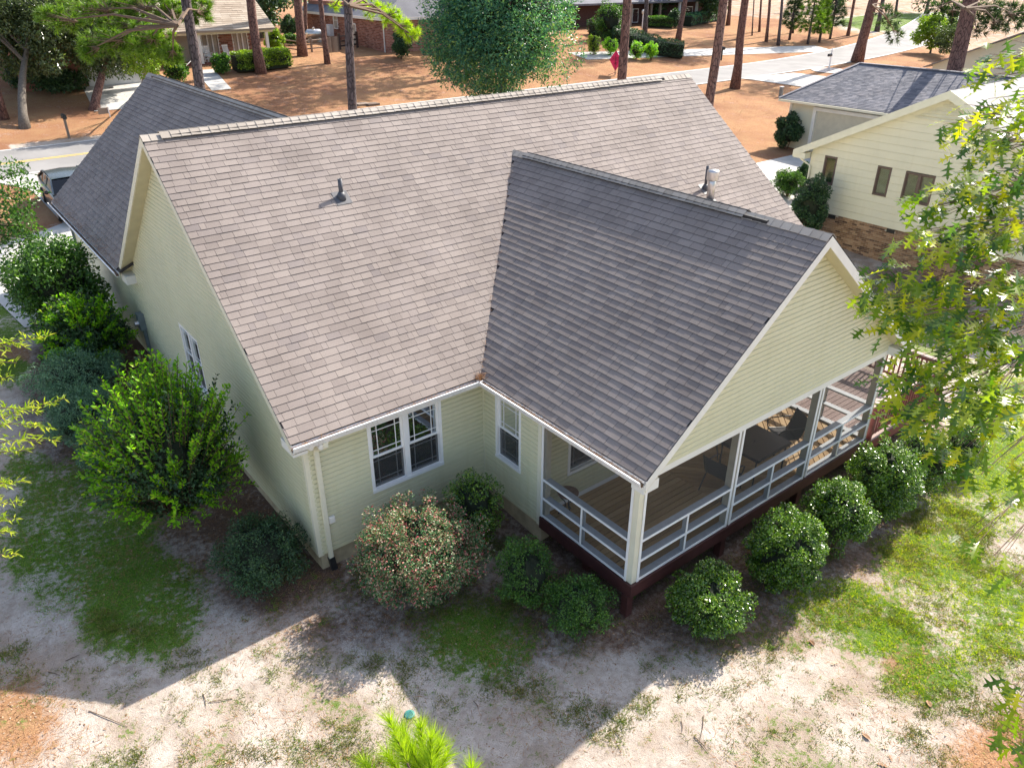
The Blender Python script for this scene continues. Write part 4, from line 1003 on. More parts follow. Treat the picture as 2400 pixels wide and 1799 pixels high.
rl = MB(); rl.tube([(stp[0]-.9,y1-1.3,zf1+.1),(stp[0]+.2,y1-.9,zf1+.75),(stp[0]+.6,y1-.2,zf1+.9)], .03, 6).tube([(stp[0]-.9,y1-1.3,zf1-.8),(stp[0]-.9,y1-1.3,zf1+.1)], .03, 6); rl.build('handrail', 'white', h1)
# left wing with pale garage door
ga, gb = ony(205,180,50.)[0], ony(338,180,50.)[0]; zg0 = float(g(ga,50.)); 
wg = MB().mm(ga-4, gb+.4, 50.05, 56, zg0-.6, zg0+2.9); wg.prism([(ga-4,50.05,zg0+2.9),(gb+.4,50.05,zg0+2.9),((ga+gb)/2-1.8,50.05,zg0+4.9)], (0,5.9,0)); wg.build('garage_wing', 'brick_red', h1)
gdo = MB().mm(ga, gb, 49.98, 50.04, zg0-.2, zg0+2.2).build('garage_door', 'heatpump', h1)
gp_ = MB()
for i in range(4):
    for j in range(4): gp_.mm(ga+.1+j*(gb-ga)/4, ga-.06+(j+1)*(gb-ga)/4, 49.955, 49.98, zg0+.08+i*.53, zg0+.5+i*.53)
gp_.build('door_panel', 'heatpump', gdo)
xg_ = (ga+gb)/2-1.8; hw = (gb-ga)/2+2.6; rg = MB()
for sg in (-1, 1): slab2(rg, [(xg_+sg*hw,49.6,zg0+2.7),(xg_,49.6,zg0+5.1),(xg_,57,zg0+5.1),(xg_+sg*hw,57,zg0+2.7)], .1)
rg.build('garage_roof', 'shingle_grey', h1)
def rocker(loc, rz, label):
    c_ = empty('rocking_chair', (0,0,0), label, 'chair', 'white rocking chairs on the porch across the street')
    MB().mm(-.27,.27,-.26,.24,.40,.44).build('seat', 'white', c_)
    for i in range(6): x = -.22+i*.088; MB().bar((x,.24,.44), (x,.40,1.12), .055, .02, (0,1,0)).build('back_slat', 'white', c_)
    MB().bar((-.27,.40,1.12), (.27,.40,1.12), .05, .1).build('crest_rail', 'white', c_)
    for s_ in (-1, 1):
        MB().tube([(s_*.27,-.45,.1),(s_*.27,-.15,.03),(s_*.27,.2,.03),(s_*.27,.6,.13)], .025, 6).build('rocker', 'white', c_)
        MB().mm(s_*.27-.025,s_*.27+.025,-.25,-.2,.05,.66).build('leg', 'white', c_); MB().mm(s_*.27-.025,s_*.27+.025,.2,.25,.05,.66).build('leg', 'white', c_)
        MB().mm(s_*.27-.05,s_*.27+.05,-.3,.28,.64,.67).build('armrest', 'white', c_)
    c_.location = loc; c_.rotation_euler = (0,0,rz)
for (u_, v_, l_) in ((492,143,'white slatted rocking chair beside the porch post and steps'), (536,128,'white slatted rocking chair between the two porch windows')):
    q = ony(u_, v_, y1+.9); rocker((q[0], y1+.9, zf1), .25, l_)
# ---------------- red brick house behind the rail fence
X2 = 32.9; zt2 = onx(904,43,X2)[2]; yb2 = 54.0; yfar = onx(716,20,X2)[1]; ydoor = onx(833,80,X2)[1]; zb2 = float(g(X2,56))-.1
h2 = empty('brick_house', (X2+5,60,zb2), 'red brick house with blue grey roof behind the split rail fence', 'house')
wl = MB().mm(X2+.02, X2+13, yb2, yfar, zb2-.6, zt2); w2o = wl.build('wall', 'mortar', h2)
zt3 = zt2+1.0
MB().mm(X2+.6, X2+9, ydoor+.3, yfar+.5, zt2, zt3).build('upper_wall', 'brick_red', h2)
wn = onx(786,48,X2); wq = (wn[1]-.45, wn[1]+.45, wn[2]-.75, wn[2]+.75); dq = (ydoor-.2, ydoor+.75, zb2, zb2+2.1)
piece_field('brick', 'brick_field', bricks((X2+.012,0,0), (0,1,0), (-1,0,0), yb2, yfar, zb2-.3, zt2, .3, .11, .02, skip=[wq,dq]), 'brick_red', w2o, 300)
piece_field('brick', 'brick_field', bricks((0,yb2+.0,0), (1,0,0), (0,-1,0), X2, X2+6.5, zb2-.3, zt2, .3, .11, .02), 'brick_red', w2o, 0)
window(h2, (X2,0,0), (0,1,0), (-1,0,0), *wq, grid=False, curt='lightblind'); window(h2, (X2,0,0), (0,1,0), (-1,0,0), *dq, grid=False, single=True, blinds=False, curt='white')
rf = MB(); slab2(rf, [(X2-.4,yb2-.4,zt2),(X2-.4,yfar+1,zt2+.1),(X2+6,yfar+1,zt2+3.6),(X2+6,yb2+3.5,zt2+3.6)], .15); slab2(rf, [(X2-.4,yb2-.4,zt2),(X2+14,yb2-.4,zt2),(X2+14,yb2+3.5,zt2+3.6),(X2+6,yb2+3.5,zt2+3.6)], .15)
r2 = rf.build('roof', 'shingle_blue', h2)
MB().bar((X2-.42,yb2-.45,zt2-.1), (X2-.42,yfar+1,zt2-.05), .06, .22).bar((X2-.42,yb2-.43,zt2-.1), (X2+14,yb2-.43,zt2-.1), .06, .22).build('fascia', 'trim', h2)
MB().tube([(X2-.05,yb2+.25,zt2),(X2-.05,yb2+.25,zb2)], .06, 6).build('downspout', 'trim', h2)
gf = MB().prism([(X2+5.5,yb2-1.2,zt2+.2),(X2+13,yb2-1.2,zt2+.2),(X2+9.2,yb2-1.2,zt2+2.6)], (0,4,0)).build('gable', 'trim_cream', h2)
rf = MB(); slab2(rf, [(X2+5,yb2-1.6,zt2+.1),(X2+9.2,yb2-1.6,zt2+2.8),(X2+9.2,yb2+5,zt2+2.8),(X2+5,yb2+5,zt2+.1)], .12); slab2(rf, [(X2+13.4,yb2-1.6,zt2+.1),(X2+9.2,yb2-1.6,zt2+2.8),(X2+9.2,yb2+5,zt2+2.8),(X2+13.4,yb2+5,zt2+.1)], .12)
rf.build('gable_roof', 'shingle_blue', h2)
MB().mm(X2+7,X2+12,yb2-.03,yb2+.01,zb2,zb2+2.1).build('garage_door', 'door_dark', h2)
# split rail fence
fe = empty('rail_fence', tuple(hit(690,122)), 'weathered three rail wooden fence beside the brick house', 'fence')
F0, F1, F2_ = hit(668,122), hit(700,126), hit(762,120)
def fpost(q, h_=1.15, w_=.14): MB().mm(q[0]-w_/2,q[0]+w_/2,q[1]-w_/2,q[1]+w_/2,q[2]-.2,q[2]+h_).build('post', 'oldwood', fe)
for q in (F0, F1*.5+F2_*.5, F1, F2_, hit(655,106)): fpost(q)
for a_, b_ in ((hit(655,106),F0), (F0,F1), (F1,F1*.5+F2_*.5), (F1*.5+F2_*.5,F2_)):
    for z in (.3,.62,.95): MB().tube([a_+(0,0,z), (a_+b_)/2+(0,0,z+.02), b_+(0,0,z)], .055, 6).build('rail', 'oldwood', fe)
pf = empty('picket_gate', tuple(hit(783,122)), 'short weathered picket gate at the end of the rail fence', 'gate'); a_, b_ = hit(771,124), hit(795,122)
for i in range(9):
    q = a_+(b_-a_)*i/8; MB().mm(q[0]-.05,q[0]+.05,q[1]-.02,q[1]+.02,q[2],q[2]+1.25).build('picket', 'oldwood', pf)
for z in (.35,1.0): MB().bar(a_+(0,.04,z), b_+(0,.04,z), .03, .09).build('rail', 'oldwood', pf)
df = empty('dark_fence', tuple(hit(818,112)), 'dark stained rail fence against the brick wall', 'fence'); a_, b_ = hit(797,117), hit(838,112)
for q in (a_, (a_+b_)/2, b_): MB().mm(q[0]-.09,q[0]+.09,q[1]-.09,q[1]+.09,q[2]-.1,q[2]+1.35).build('post', 'door_dark', df)
for z in (.3,.7,1.1): MB().bar(a_+(0,0,z), b_+(0,0,z), .04, .14).build('rail', 'door_dark', df)
q = hit(738,100); t = empty('gas_tank', tuple(q), 'silver horizontal gas tank behind the rail fence', 'tank'); mb = MB(); pr = [(.02,-.9),(.3,-.8),(.42,-.6),(.42,.6),(.3,.8),(.02,.9)]
mb.tube([(q[0]+s_*.9, q[1]-s_*.3, q[2]+.75) for _, s_ in pr], [r_*1. for r_, _ in pr], 14); mb.build('tank_body', 'galv', t, True)
for s_ in (-.45,.45): MB().mm(q[0]+s_*.9-.1,q[0]+s_*.9+.1,q[1]-s_*.3-.25,q[1]-s_*.3+.25,q[2]-.1,q[2]+.5).build('foot', 'concrete', t)
MB().lathe((q[0],q[1],q[2]+1.12), [(.12,0),(.12,.18),(.04,.22)], 10).build('valve_dome', 'galv', t)
q = hit(776,98); t = empty('utility_cabinet', tuple(q), 'small pale utility cabinet on the brick wall by the gate', 'cabinet')
MB().mm(q[0]-.2,q[0]+.25,q[1]-.3,q[1]+.3,q[2]+.5,q[2]+1.5).build('box', 'heatpump', t, bevel=.02); MB().mm(q[0]-.1,q[0]+.1,q[1]-.1,q[1]+.1,q[2]-.1,q[2]+.5).build('stand', 'oldwood', t)
# ---------------- dark brick house among the pines
y3 = 62.; z3 = ony(1560,62,y3)[2]; x30, x31 = ony(1475,50,y3)[0], ony(1665,50,y3)[0]; e3 = ony(1560,3,y3-1)[2]
h3 = empty('dark_brick_house', ((x30+x31)/2,y3+4,z3), 'dark brick house with white porch posts under tall pines', 'house')
w3o = MB().mm(x30-14, x31+3, y3+1.6, y3+11, z3-.8, e3+.1).build('wall', 'darkbrick', h3)
piece_field('brick', 'brick_field', bricks((0,y3+1.588,0), (1,0,0), (0,-1,0), x30-2, x31+2, z3-.3, e3, .45, .16, .03), 'darkbrick', w3o, 0)
rf = MB(); slab2(rf, [(x30-15,y3-1,e3),(x31+4,y3-1,e3),(x31+4,y3+6,e3+2.6),(x30-15,y3+6,e3+2.6)], .2); slab2(rf, [(x30-15,y3+13,e3),(x31+4,y3+13,e3),(x31+4,y3+6,e3+2.6),(x30-15,y3+6,e3+2.6)], .2); rf.build('roof', 'shingle_blue', h3)
for u_ in (1524,1545,1590,1630,1478): q = ony(u_,50,y3-.5); MB().mm(q[0]-.13,q[0]+.13,y3-.6,y3-.35,z3-.3,e3-.1).build('porch_post', 'white' if u_ > 1560 else 'oldwood', h3)
for ua, ub in ((1600,1622),(1482,1496)):
    a_, b_ = ony(ua,30,y3+1.6)[0], ony(ub,30,y3+1.6)[0]; window(h3, (0,y3+1.57,0), (1,0,0), (0,-1,0), a_, b_, z3+.5, z3+2.1, grid=False, curt='lightblind')
# ================================================================== STREET THINGS
def mailbox(q, label, post_mat, box_mat, h_, bx_=True, finial=False, rz=0.):
    t = empty('mailbox', tuple(q), label, 'mailbox'); q = np.array(q)
    MB().mm(q[0]-.06,q[0]+.06,q[1]-.06,q[1]+.06,q[2]-.1,q[2]+h_).build('post', post_mat, t)
    z = q[2]+min(h_, 1.1)
    P = [(q[0]-.52,q[1],z),(q[0]+.02,q[1],z)] if rz else [(q[0],q[1]-.3,z),(q[0],q[1]+.3,z)]
    mb = MB(); ax = np.array(P[1])-np.array(P[0]); sd_ = np.cross(ax/np.linalg.norm(ax), (0,0,1.))
    prof = [(-.1,0),(.1,0),(.1,.14),(.07,.21),(0,.24),(-.07,.21),(-.1,.14)]
    mb.prism([np.array(P[0])+sd_*a_+np.array([0,0,b_]) for a_, b_ in prof], ax); mb.build('box', box_mat, t)
    MB().bar(q+(0,0,z-q[2]-.03), np.array(P[0])+(0,0,-.03), .1, .05).build('arm', post_mat, t)
    if finial: MB().lathe(q+(0,0,h_), [(.1,0),(.1,.04),(.05,.07),(.07,.13),(.03,.19)], 10).build('finial', post_mat, t)
mailbox(hit(1943,160), 'black mailbox on a tall white post beside the gravel ring', 'white', 'black', 1.65, finial=True, rz=1.)
mailbox(hit(1690,142), 'black mailbox on a dark post by the narrow drive', 'black', 'black', 1.05)
mailbox(hit(163,325), 'dark mailbox on a slim weathered post beside the street', 'oldwood', 'black', 1.1)
gq = hit(1943,166)
sheet('gravel_ring', lambda u, v: (gq[0]+u*math.cos(v)*2.0, gq[1]+u*math.sin(v)*1.5), (.05,.5,1.0), np.linspace(0,6.2832,17), 'gravel', .05, label='pale gravel bed round the white mailbox post')
# utility sign: roll-up diamond on a spring stand, seen from its back
q = hit(1441,178); t = empty('road_work_sign', tuple(q), 'pink diamond road sign on a folding stand by the far kerb', 'sign')
cz = q[2]+1.25; hw = .86; ang = R_(-95); ux = np.array([math.cos(ang), math.sin(ang), 0]); nn_ = np.array([ux[1], -ux[0], 0])
dq_ = [np.array([q[0],q[1],cz])+ux*a_*hw+np.array([0,0,b_*hw]) for a_, b_ in ((0,-1),(1,0),(0,1),(-1,0))]
MB().prism(dq_, nn_*.008).build('sign_panel', 'pinkcloth', t)
c0_ = np.array([q[0],q[1],cz])+nn_*.02
MB().bar(c0_-(0,0,hw), c0_+(0,0,hw), .03, .02, nn_).build('brace', 'black', t); MB().bar(c0_-ux*hw, c0_+ux*hw, .03, .02).build('brace', 'black', t)
MB().tube([(q[0],q[1],q[2]+.1),(q[0],q[1],cz-hw+.05)], .03, 8).build('mast', 'black', t)
for a_, b_ in ((-.5,-.4),(.5,-.4),(-.5,.4),(.5,.4)): MB().tube([(q[0],q[1],q[2]+.28),(q[0]+a_,q[1]+b_,q[2]+.03)], .02, 6).build('stand_leg', 'black', t)
plain('signink', (.16,.005,.02), .6)
def lettering(txt, size, origin, xdir, parent):
    cu = bpy.data.curves.new('lettering', 'FONT'); cu.body = txt; cu.size = size; cu.align_x = 'CENTER'; cu.extrude = .002
    tmp = bpy.data.objects.new('tmp', cu); COL.objects.link(tmp); bpy.context.view_layer.update()
    me = bpy.data.meshes.new_from_object(tmp.evaluated_get(bpy.context.evaluated_depsgraph_get())); bpy.data.objects.remove(tmp)
    xd = np.array(xdir); M = Matrix(((xd[0],0,np.cross(xd,(0,0,1))[0],origin[0]),(xd[1],0,np.cross(xd,(0,0,1))[1],origin[1]),(0,1,0,origin[2]),(0,0,0,1)))
    me.transform(M); me.materials.clear(); me.materials.append(MATS['signink']); link('lettering', me, parent)
lettering('SERIES', .34, np.array([q[0],q[1],cz+.07])+nn_*.013, ux, t); lettering('500', .34, np.array([q[0],q[1],cz-.33])+nn_*.013, ux, t)
# small yard sign, pedestal, lamp post, paving slabs, valve lid
q = hit(247,276); t = empty('yard_sign', tuple(q), 'small pale yard sign on a white stake in the pine straw', 'sign')
MB().mm(q[0]-.33,q[0]+.28,q[1]-.02,q[1]+.02,q[2]+.22,q[2]+.58).build('panel', 'leaf_tree' if False else 'oldwood', t); MB().mm(q[0]+.24,q[0]+.3,q[1]-.05,q[1]-.02,q[2],q[2]+.62).build('stake', 'white', t)
q = hit(1829,228); t = empty('utility_pedestal', tuple(q), 'short grey utility pedestal in the pine straw near the neighboring garage', 'pedestal')
MB().mm(q[0]-.12,q[0]+.12,q[1]-.12,q[1]+.12,q[2]-.05,q[2]+.75).build('cabinet', 'greymetal', t, bevel=.02); MB().mm(q[0]-.14,q[0]+.14,q[1]-.14,q[1]+.14,q[2]+.75,q[2]+.8).build('lid', 'heatpump', t)
q = hit(1505,66); t = empty('lamp_post', tuple(q), 'white garden lamp post in front of the dark brick house', 'lamp post')
MB().tube([tuple(q), tuple(q+(0,0,1.5))], .06, 8).build('post', 'white', t); MB().lathe(q+(0,0,1.5), [(.08,0),(.16,.08),(.2,.35),(.05,.5)], 8).build('lantern', 'lampglow', t)
for u_, l_ in ((850,'weathered flat slab cover beside the tall pine trunk'), (873,'second flat slab cover just beyond the first by the pine')):
    q = at(u_,245,0)+0; q = hit(u_,246); o = MB().mm(q[0]-.5,q[0]+.42,q[1]-.35,q[1]+.35,q[2]-.05,q[2]+.12).build('slab_cover', 'oldwood', None, bevel=.02); tag(o, l_, 'cover', 'flat covers on the straw')
q = hit(960,1676); t = empty('irrigation_valve_cover', tuple(q), 'round green irrigation valve cover set in the sand', 'valve cover')
MB().lathe(q, [(.085,-.05),(.085,.03),(.078,.042),(.06,.044)], 22).build('rim', 'valvegreen', t, True)
gl = MB()
for i in range(5): gl.mm(q[0]-.05+i*.022,q[0]-.042+i*.022,q[1]-.045,q[1]+.045,q[2]+.044,q[2]+.05)
gl.build('grip_rib', 'valvegreen', t)
# garden hose end / stake beside it
# ---------------- parked car in front of the garage
cx_, cy_ = 1.35, 26.4; cz_ = float(g(cx_,cy_))+.035; slope_ = (float(g(cx_,cy_+2))-float(g(cx_,cy_-2)))/4
car = empty('parked_car', (0,0,0), 'dark grey sedan parked on the driveway facing the garage', 'car')
secs = [(-2.35,.72,.30,.62,.0),(-2.2,.86,.24,.74,.0),(-1.7,.90,.2,.86,.0),(-1.0,.91,.2,.95,.0),(-.2,.91,.2,.98,0),(.9,.91,.2,.99,0),(1.7,.90,.2,1.0,0),(2.2,.86,.26,.98,0),(2.4,.78,.4,.9,0)]
Vc = []; Fc = []
ring = [(-1,.0),(-1.0,.35),(-.99,.7),(-.93,1),(-.5,1.03),(0,1.04),(.5,1.03),(.93,1),(.99,.7),(1.0,.35),(1,.0)]
for (y, hw_, z0, z1, _) in secs:
    for a_, b_ in ring: Vc.append((a_*hw_, y, z0+(z1-z0)*b_))
nr_ = len(ring)
for i in range(len(secs)-1):
    for j in range(nr_): Fc.append((i*nr_+j, i*nr_+(j+1)%nr_, (i+1)*nr_+(j+1)%nr_, (i+1)*nr_+j))
Fc += [tuple(range(nr_))[::-1], tuple((len(secs)-1)*nr_+j for j in range(nr_))]
bo = MB().add(Vc, Fc).build('body', 'carpaint', car, True)
gh = [(-1.0,.82,.97),(-.25,.68,1.38),(.2,.66,1.44),(.9,.66,1.42),(1.35,.68,1.33),(2.0,.80,1.0)]
Vg = []; 
for (y, hw_, z) in gh: Vg += [(-.84,y if z > 1.1 else y,.96),(-hw_,y,z),(0,y,z+.03),(hw_,y,z),(.84,y,.96)]
Fg = [(i*5+j, i*5+j+1, (i+1)*5+j+1, (i+1)*5+j) for i in range(5) for j in range(4)]
MB().add(Vg, Fg).build('window_glass', 'carglass', car)
MB().add([(-.69,-.28,1.40),(0,-.3,1.435),(.69,-.28,1.40),(.69,.2,1.465),(0,.2,1.505),(-.69,.2,1.465),(.69,.9,1.445),(0,.9,1.485),(-.69,.9,1.445),(.70,1.4,1.345),(0,1.42,1.385),(-.70,1.4,1.345)], [(0,1,4,5),(1,2,3,4),(5,4,7,8),(4,3,6,7),(8,7,10,11),(7,6,9,10)]).build('roof_panel', 'carpaint', car, True)
for s_ in (-1, 1):
    pl = MB()
    pl.bar((s_*.83,-1.02,.97), (s_*.69,-.25,1.41), .06, .04); pl.bar((s_*.69,-.25,1.41), (s_*.69,1.38,1.37), .05, .04); pl.bar((s_*.84,.45,.97), (s_*.685,.42,1.43), .06, .03); pl.bar((s_*.69,1.38,1.37), (s_*.82,2.02,1.0), .1, .04)
    pl.build('pillar', 'carpaint', car)
    MB().lathe((s_*1.02,-.72,1.0), [(.04,-.05),(.09,0),(.07,.08),(.02,.1)], 8).build('mirror', 'black', car, True)
    MB().mm(s_*.905-.012,s_*.905+.012,.1,.28,.82,.85).build('door_handle', 'chrome', car)
    MB().mm(s_*.62-.2,s_*.62+.2,-2.3,-2.12,.58,.70).build('headlight', 'lampglow', car, bevel=.03); MB().mm(s_*.62-.2,s_*.62+.2,2.28,2.41,.75,.88).build('tail_light', 'railpaint', car, bevel=.03)
    for y in (-1.45,1.4):
        w_ = MB().tube([(s_*.74,y,.33),(s_*.94,y,.33)], .33, 20).build('wheel', 'rubber', car, True); MB().tube([(s_*.93,y,.33),(s_*.955,y,.33)], .21, 12).build('rim', 'galv', w_)
car.location = (cx_, cy_, cz_); car.rotation_euler = (math.atan(slope_), 0, 0)
# ================================================================== SHRUBS
BED = 'shrubs along the left wall'; FRN = 'clipped holly balls in front of the porch'
S_ = shrub
S_('loose_shrub', 'tall loose dark green shrub beside the driveway corner', (22,540,240,800), 'leaf_mid', 20000, .10, .055, 1, 130, .24, group=BED)
S_('mounded_shrub', 'dense blue green mound, farther of the clipped pair by the wall', (70,805,292,955), 'leaf_blue', 26000, .06, .018, 3, 150, .16, group=BED, up=.9, jit=.4)
S_('mounded_shrub', 'dense blue green mound, nearer of the clipped pair by the wall', (103,898,298,1055), 'leaf_blue', 26000, .055, .017, 4, 150, .16, group=BED, up=.9, jit=.4)
S_('mounded_shrub', 'small blue green mound half hidden behind the bright shrub', (178,975,312,1115), 'leaf_blue', 14000, .05, .017, 5, 90, .18, group=BED, up=.9, jit=.4)
S_('clipped_shrub', 'dark rounded shrub at the house corner beside the downspout', (488,1192,732,1392), 'leaf_dark', 15000, .045, .022, 6, 130, .16)
S_('abelia_bush', 'large bush with pink and cream tipped leaves below the double window', (815,1140,1150,1430), 'leaf_pink', 46000, .04, .026, 7, 300, .13)
S_('loose_shrub', 'dark glossy shrub tucked in the inner corner behind the pink bush', (1035,1088,1185,1290), 'leaf_holly', 9000, .045, .022, 8, 80, .2)
S_('azalea_shrub', 'low dark green shrub under the porch side rail', (1155,1255,1310,1435), 'leaf_mid', 9000, .042, .02, 9, 80, .2)
S_('azalea_shrub', 'rounded mid green shrub beside the porch corner post', (1265,1335,1445,1495), 'leaf_mid', 11000, .042, .02, 10, 100, .18)
HB = [((1562,1312,1765,1495),'glossy holly ball nearest the porch corner post'), ((1742,1178,1940,1390),'glossy holly ball second along the porch front'), ((1880,1105,2045,1305),'glossy holly ball third along the porch front'),
      ((1982,1015,2165,1225),'glossy holly ball under the end of the porch front'), ((2085,985,2255,1160),'glossy holly ball below the burgundy deck railing'), ((2205,990,2310,1105),'small dark holly ball at the deck corner')]
for i, (bx_, lb) in enumerate(HB): S_('holly_ball', lb, bx_, 'leaf_holly', (19000,21000,16000,20000,9000,8000)[i], .046, .029, 20+i, (150,240,110,180,90,80)[i], (.17,.12,.2,.15,.2,.2)[i], group=FRN)
# ligustrum: open arching shoots, bright new growth over dark older leaves
def arching(name, label, box, seed, n_sh, mats, ln, wd, core=True):
    rng = np.random.RandomState(seed); c, r, h = bbox_ell(*box); b0 = np.array([c[0], c[1], float(g(c[0], c[1]))])
    root = empty(name, tuple(b0), label, 'shrub'); PA, TA, NA = [[], []], [[], []], [[], []]; st = MB()
    for k in range(n_sh):
        a = rng.rand()*6.283; el = R_(rng.uniform(-28, 86)); d = np.array([math.cos(a)*math.cos(el), math.sin(a)*math.cos(el), math.sin(el)])
        tip = c+d*np.array([r, r, h])*rng.uniform(.8, 1.12); tip[2] = max(tip[2], b0[2]+.12); o0 = b0+np.array([d[0], d[1], 0])*r*.2+np.array([0,0,h*.35])
        mid = (o0+tip)/2+np.array([0,0,.25*r]); t = np.linspace(0, 1, 7)[:,None]; P = (1-t)**2*o0+2*t*(1-t)*mid+t*t*tip; st.tube(P, np.linspace(.012,.004,7), 4, False)
        m = 46; tt = rng.uniform(.3, 1.02, m)[:,None]; Q = (1-tt)**2*o0+2*tt*(1-tt)*mid+tt*tt*tip; tg = unit(2*(1-tt)*(mid-o0)+2*tt*(tip-mid))
        side = unit(np.cross(tg, rdir(m, rng))); Td = unit(side*.8+tg*.6+np.array([0,0,.25])); Nn = unit(np.cross(Td, side)+np.array([0,0,.9])+rdir(m, rng)*.4)
        new = (tt[:,0] > rng.uniform(.45,.7)) & (rng.rand() < .85)
        for q, msk in ((0, ~new), (1, new)): PA[q].append(Q[msk]+side[msk]*.01); TA[q].append(Td[msk]); NA[q].append(Nn[msk])
    for q, nm in ((0,'old_leaves'), (1,'new_leaves')):
        P = np.concatenate(PA[q]); n = len(P); s = rng.uniform(.7, 1.25, n); link(nm, leaf_mesh(nm, P, np.concatenate(TA[q]), np.concatenate(NA[q]), ln*s, wd*s, mats[q], 'leaf6'), root)
    st.build('stem', 'twig', root)
    if core:
        P, out = clump_pts(9000, c, (r*.8, r*.8, h*.8), 90, r*.2, rng); P[:,2] = np.maximum(P[:,2], b0[2]+.03)
        link('inner_leaves', leaves_on('inner_leaves', P, out, ln*.9, wd*.9, mats[0], rng), root)
        link('dark_core', core_mesh('dark_core', c, (r*.75, r*.75, h*.75), 'shrubcore', rng), root)  # added dark filler behind the leaves
    return root
arching('ligustrum_shrub', 'sprawling shrub with bright yellow green shoots against the left wall', (215,850,575,1290), 31, 420, ('leaf_dark','leaf_bright'), .085, .042)
arching('shooting_shrub', 'dark shrub with bright upright new shoots next to the meter', (98,688,305,880), 32, 240, ('leaf_dark','leaf_bright'), .1, .05)
# ---------------- far shrubs and hedges
FS = 'shrubs across the street'
def fshrub(name, label, box, mat, n=1800, ln=.16, wd=.09, seed=1, ncl=50, clr=.2, grp=FS, X=None): return shrub(name, label, box, mat, n, ln, wd, seed, ncl, clr, group=grp, X=X)
def hedge(name, label, pts, hgt, wid, mat, n, seed):
    rng = np.random.RandomState(seed); P = [hit(*q) for q in pts]; root = empty(name, tuple(P[len(P)//2]), label, 'hedge'); A = []; O = []; core = MB()
    for a_, b_ in zip(P[:-1], P[1:]):
        ln_ = np.linalg.norm(b_-a_); m = int(n*ln_/sum(np.linalg.norm(P[i+1]-P[i]) for i in range(len(P)-1))); t_ = (b_-a_)/ln_; s_ = np.cross(t_, (0,0,1.)); s_ /= np.linalg.norm(s_)
        th = rng.uniform(-.4, math.pi+.4, m); u_ = rng.uniform(-.02, 1.02, m); rr_ = .86+.2*rng.rand(m)+.12*np.sin(u_*ln_*3.1+th*2)
        prof = np.stack([np.sign(np.cos(th))*np.abs(np.cos(th))**.55*wid/2, np.abs(np.sin(th))**.55*np.sign(np.sin(th))*hgt/2], -1)*rr_[:,None]
        A.append(a_+t_*(u_*ln_)[:,None]+s_*prof[:,:1]+np.array([0,0,1.])*(hgt/2+prof[:,1:2])); O.append(unit(s_*prof[:,:1]+np.array([0,0,1.])*prof[:,1:2]))
        core.bar(a_+(0,0,hgt*.42), b_+(0,0,hgt*.42), wid*.8, hgt*.8)
    link('foliage', leaves_on('foliage', np.concatenate(A), np.concatenate(O), .13, .075, mat, rng), root); core.build('dark_core', 'shrubcore', root)  # dark solid bars added to fill the hedge, no real twigs
fshrub('round_shrub', 'small round shrub beside the brick porch steps', (497,124,540,172), 'leaf_mid', 2500, seed=41)
hedge('clipped_hedge', 'low clipped hedge in front of the brick porch', [(552,168),(590,166),(672,156)], 1.35, 1.7, 'leaf_lime', 6500, 42)
fshrub('round_shrub', 'tall dome shaped shrub at the porch corner by the rail fence', (616,66,668,128), 'leaf_lime', 3000, seed=43)
fshrub('loose_shrub', 'loose pale green shrub left of the porch steps', (385,135,440,195), 'leaf_mid', 2000, seed=44)
fshrub('dark_shrub', 'dark spreading shrub at the brick house wall', (912,70,968,136), 'leaf_dark', 3500, seed=45)
fshrub('dark_shrub', 'dark tall shrub behind the rail fence', (655,30,702,92), 'leaf_dark', 3500, seed=46)
fshrub('round_shrub', 'small round shrub just inside the rail fence', (664,78,690,106), 'leaf_mid', 900, seed=47)
fshrub('round_shrub', 'tiny round shrub beside the rail fence corner', (684,80,704,106), 'leaf_mid', 900, seed=147)
hedge('clipped_hedge', 'long dark clipped hedge curving toward the street', [(1398,80),(1470,105),(1540,128),(1600,136)], 1.5, 2.4, 'leaf_dark', 9000, 48)
hedge('clipped_hedge', 'short clipped hedge against the dark brick house', [(1518,64),(1572,66)], 1.2, 1.6, 'leaf_mid', 3500, 49)
hedge('clipped_hedge', 'pale flowering hedge beyond the leaning pine trunk', [(1606,62),(1670,50)], 1.3, 1.8, 'leaf_willow', 3500, 50)
for i, (bx_, lb) in enumerate([((1375,78,1410,128),'low bright shrub beside the big round tree'), ((1410,86,1450,128),'low bright shrub left of the pine trunk by the pink sign'), ((1472,95,1514,138),'low bright shrub right of the pine trunk by the pink sign'), ((1508,98,1545,140),'low bright shrub against the long dark hedge')]):
    fshrub('low_shrub', lb, bx_, 'leaf_bright' if i else 'leaf_lime', 2200, .12, .06, 51+i)
fshrub('broad_shrub', 'broad mid green shrub beside the dark brick house', (1388,5,1468,90), 'leaf_mid', 4500, seed=56)
fshrub('broad_shrub', 'dark bush beside the white porch post of the brick house', (1565,20,1602,64), 'leaf_dark', 2500, seed=57)
fshrub('garage_shrub', 'dark upright shrub at the neighboring garage corner', (1810,265,1886,348), 'leaf_dark', 8000, .12, .06, 58, grp='shrubs beside the cream house')
fshrub('feathery_shrub', 'bright feathery shrub below the cream house downspout', (1810,392,1885,462), 'leaf_mid', 7000, .1, .03, 59, grp='shrubs beside the cream house')
fshrub('loose_shrub', 'blue green shrub hiding the corner of the tan brick base', (1848,437,1950,530), 'leaf_dark', 9000, .1, .05, 60, grp='shrubs beside the cream house', X=26.3)
fshrub('dark_shrub', 'dark shrub behind the feathery one at the cream house corner', (1862,380,1905,440), 'leaf_dark', 3500, .1, .05, 61, grp='shrubs beside the cream house')
fshrub('low_shrub', 'low spreading dark shrub by the clay colored drive across the street', (75,160,205,212), 'leaf_dark', 4500, seed=62)
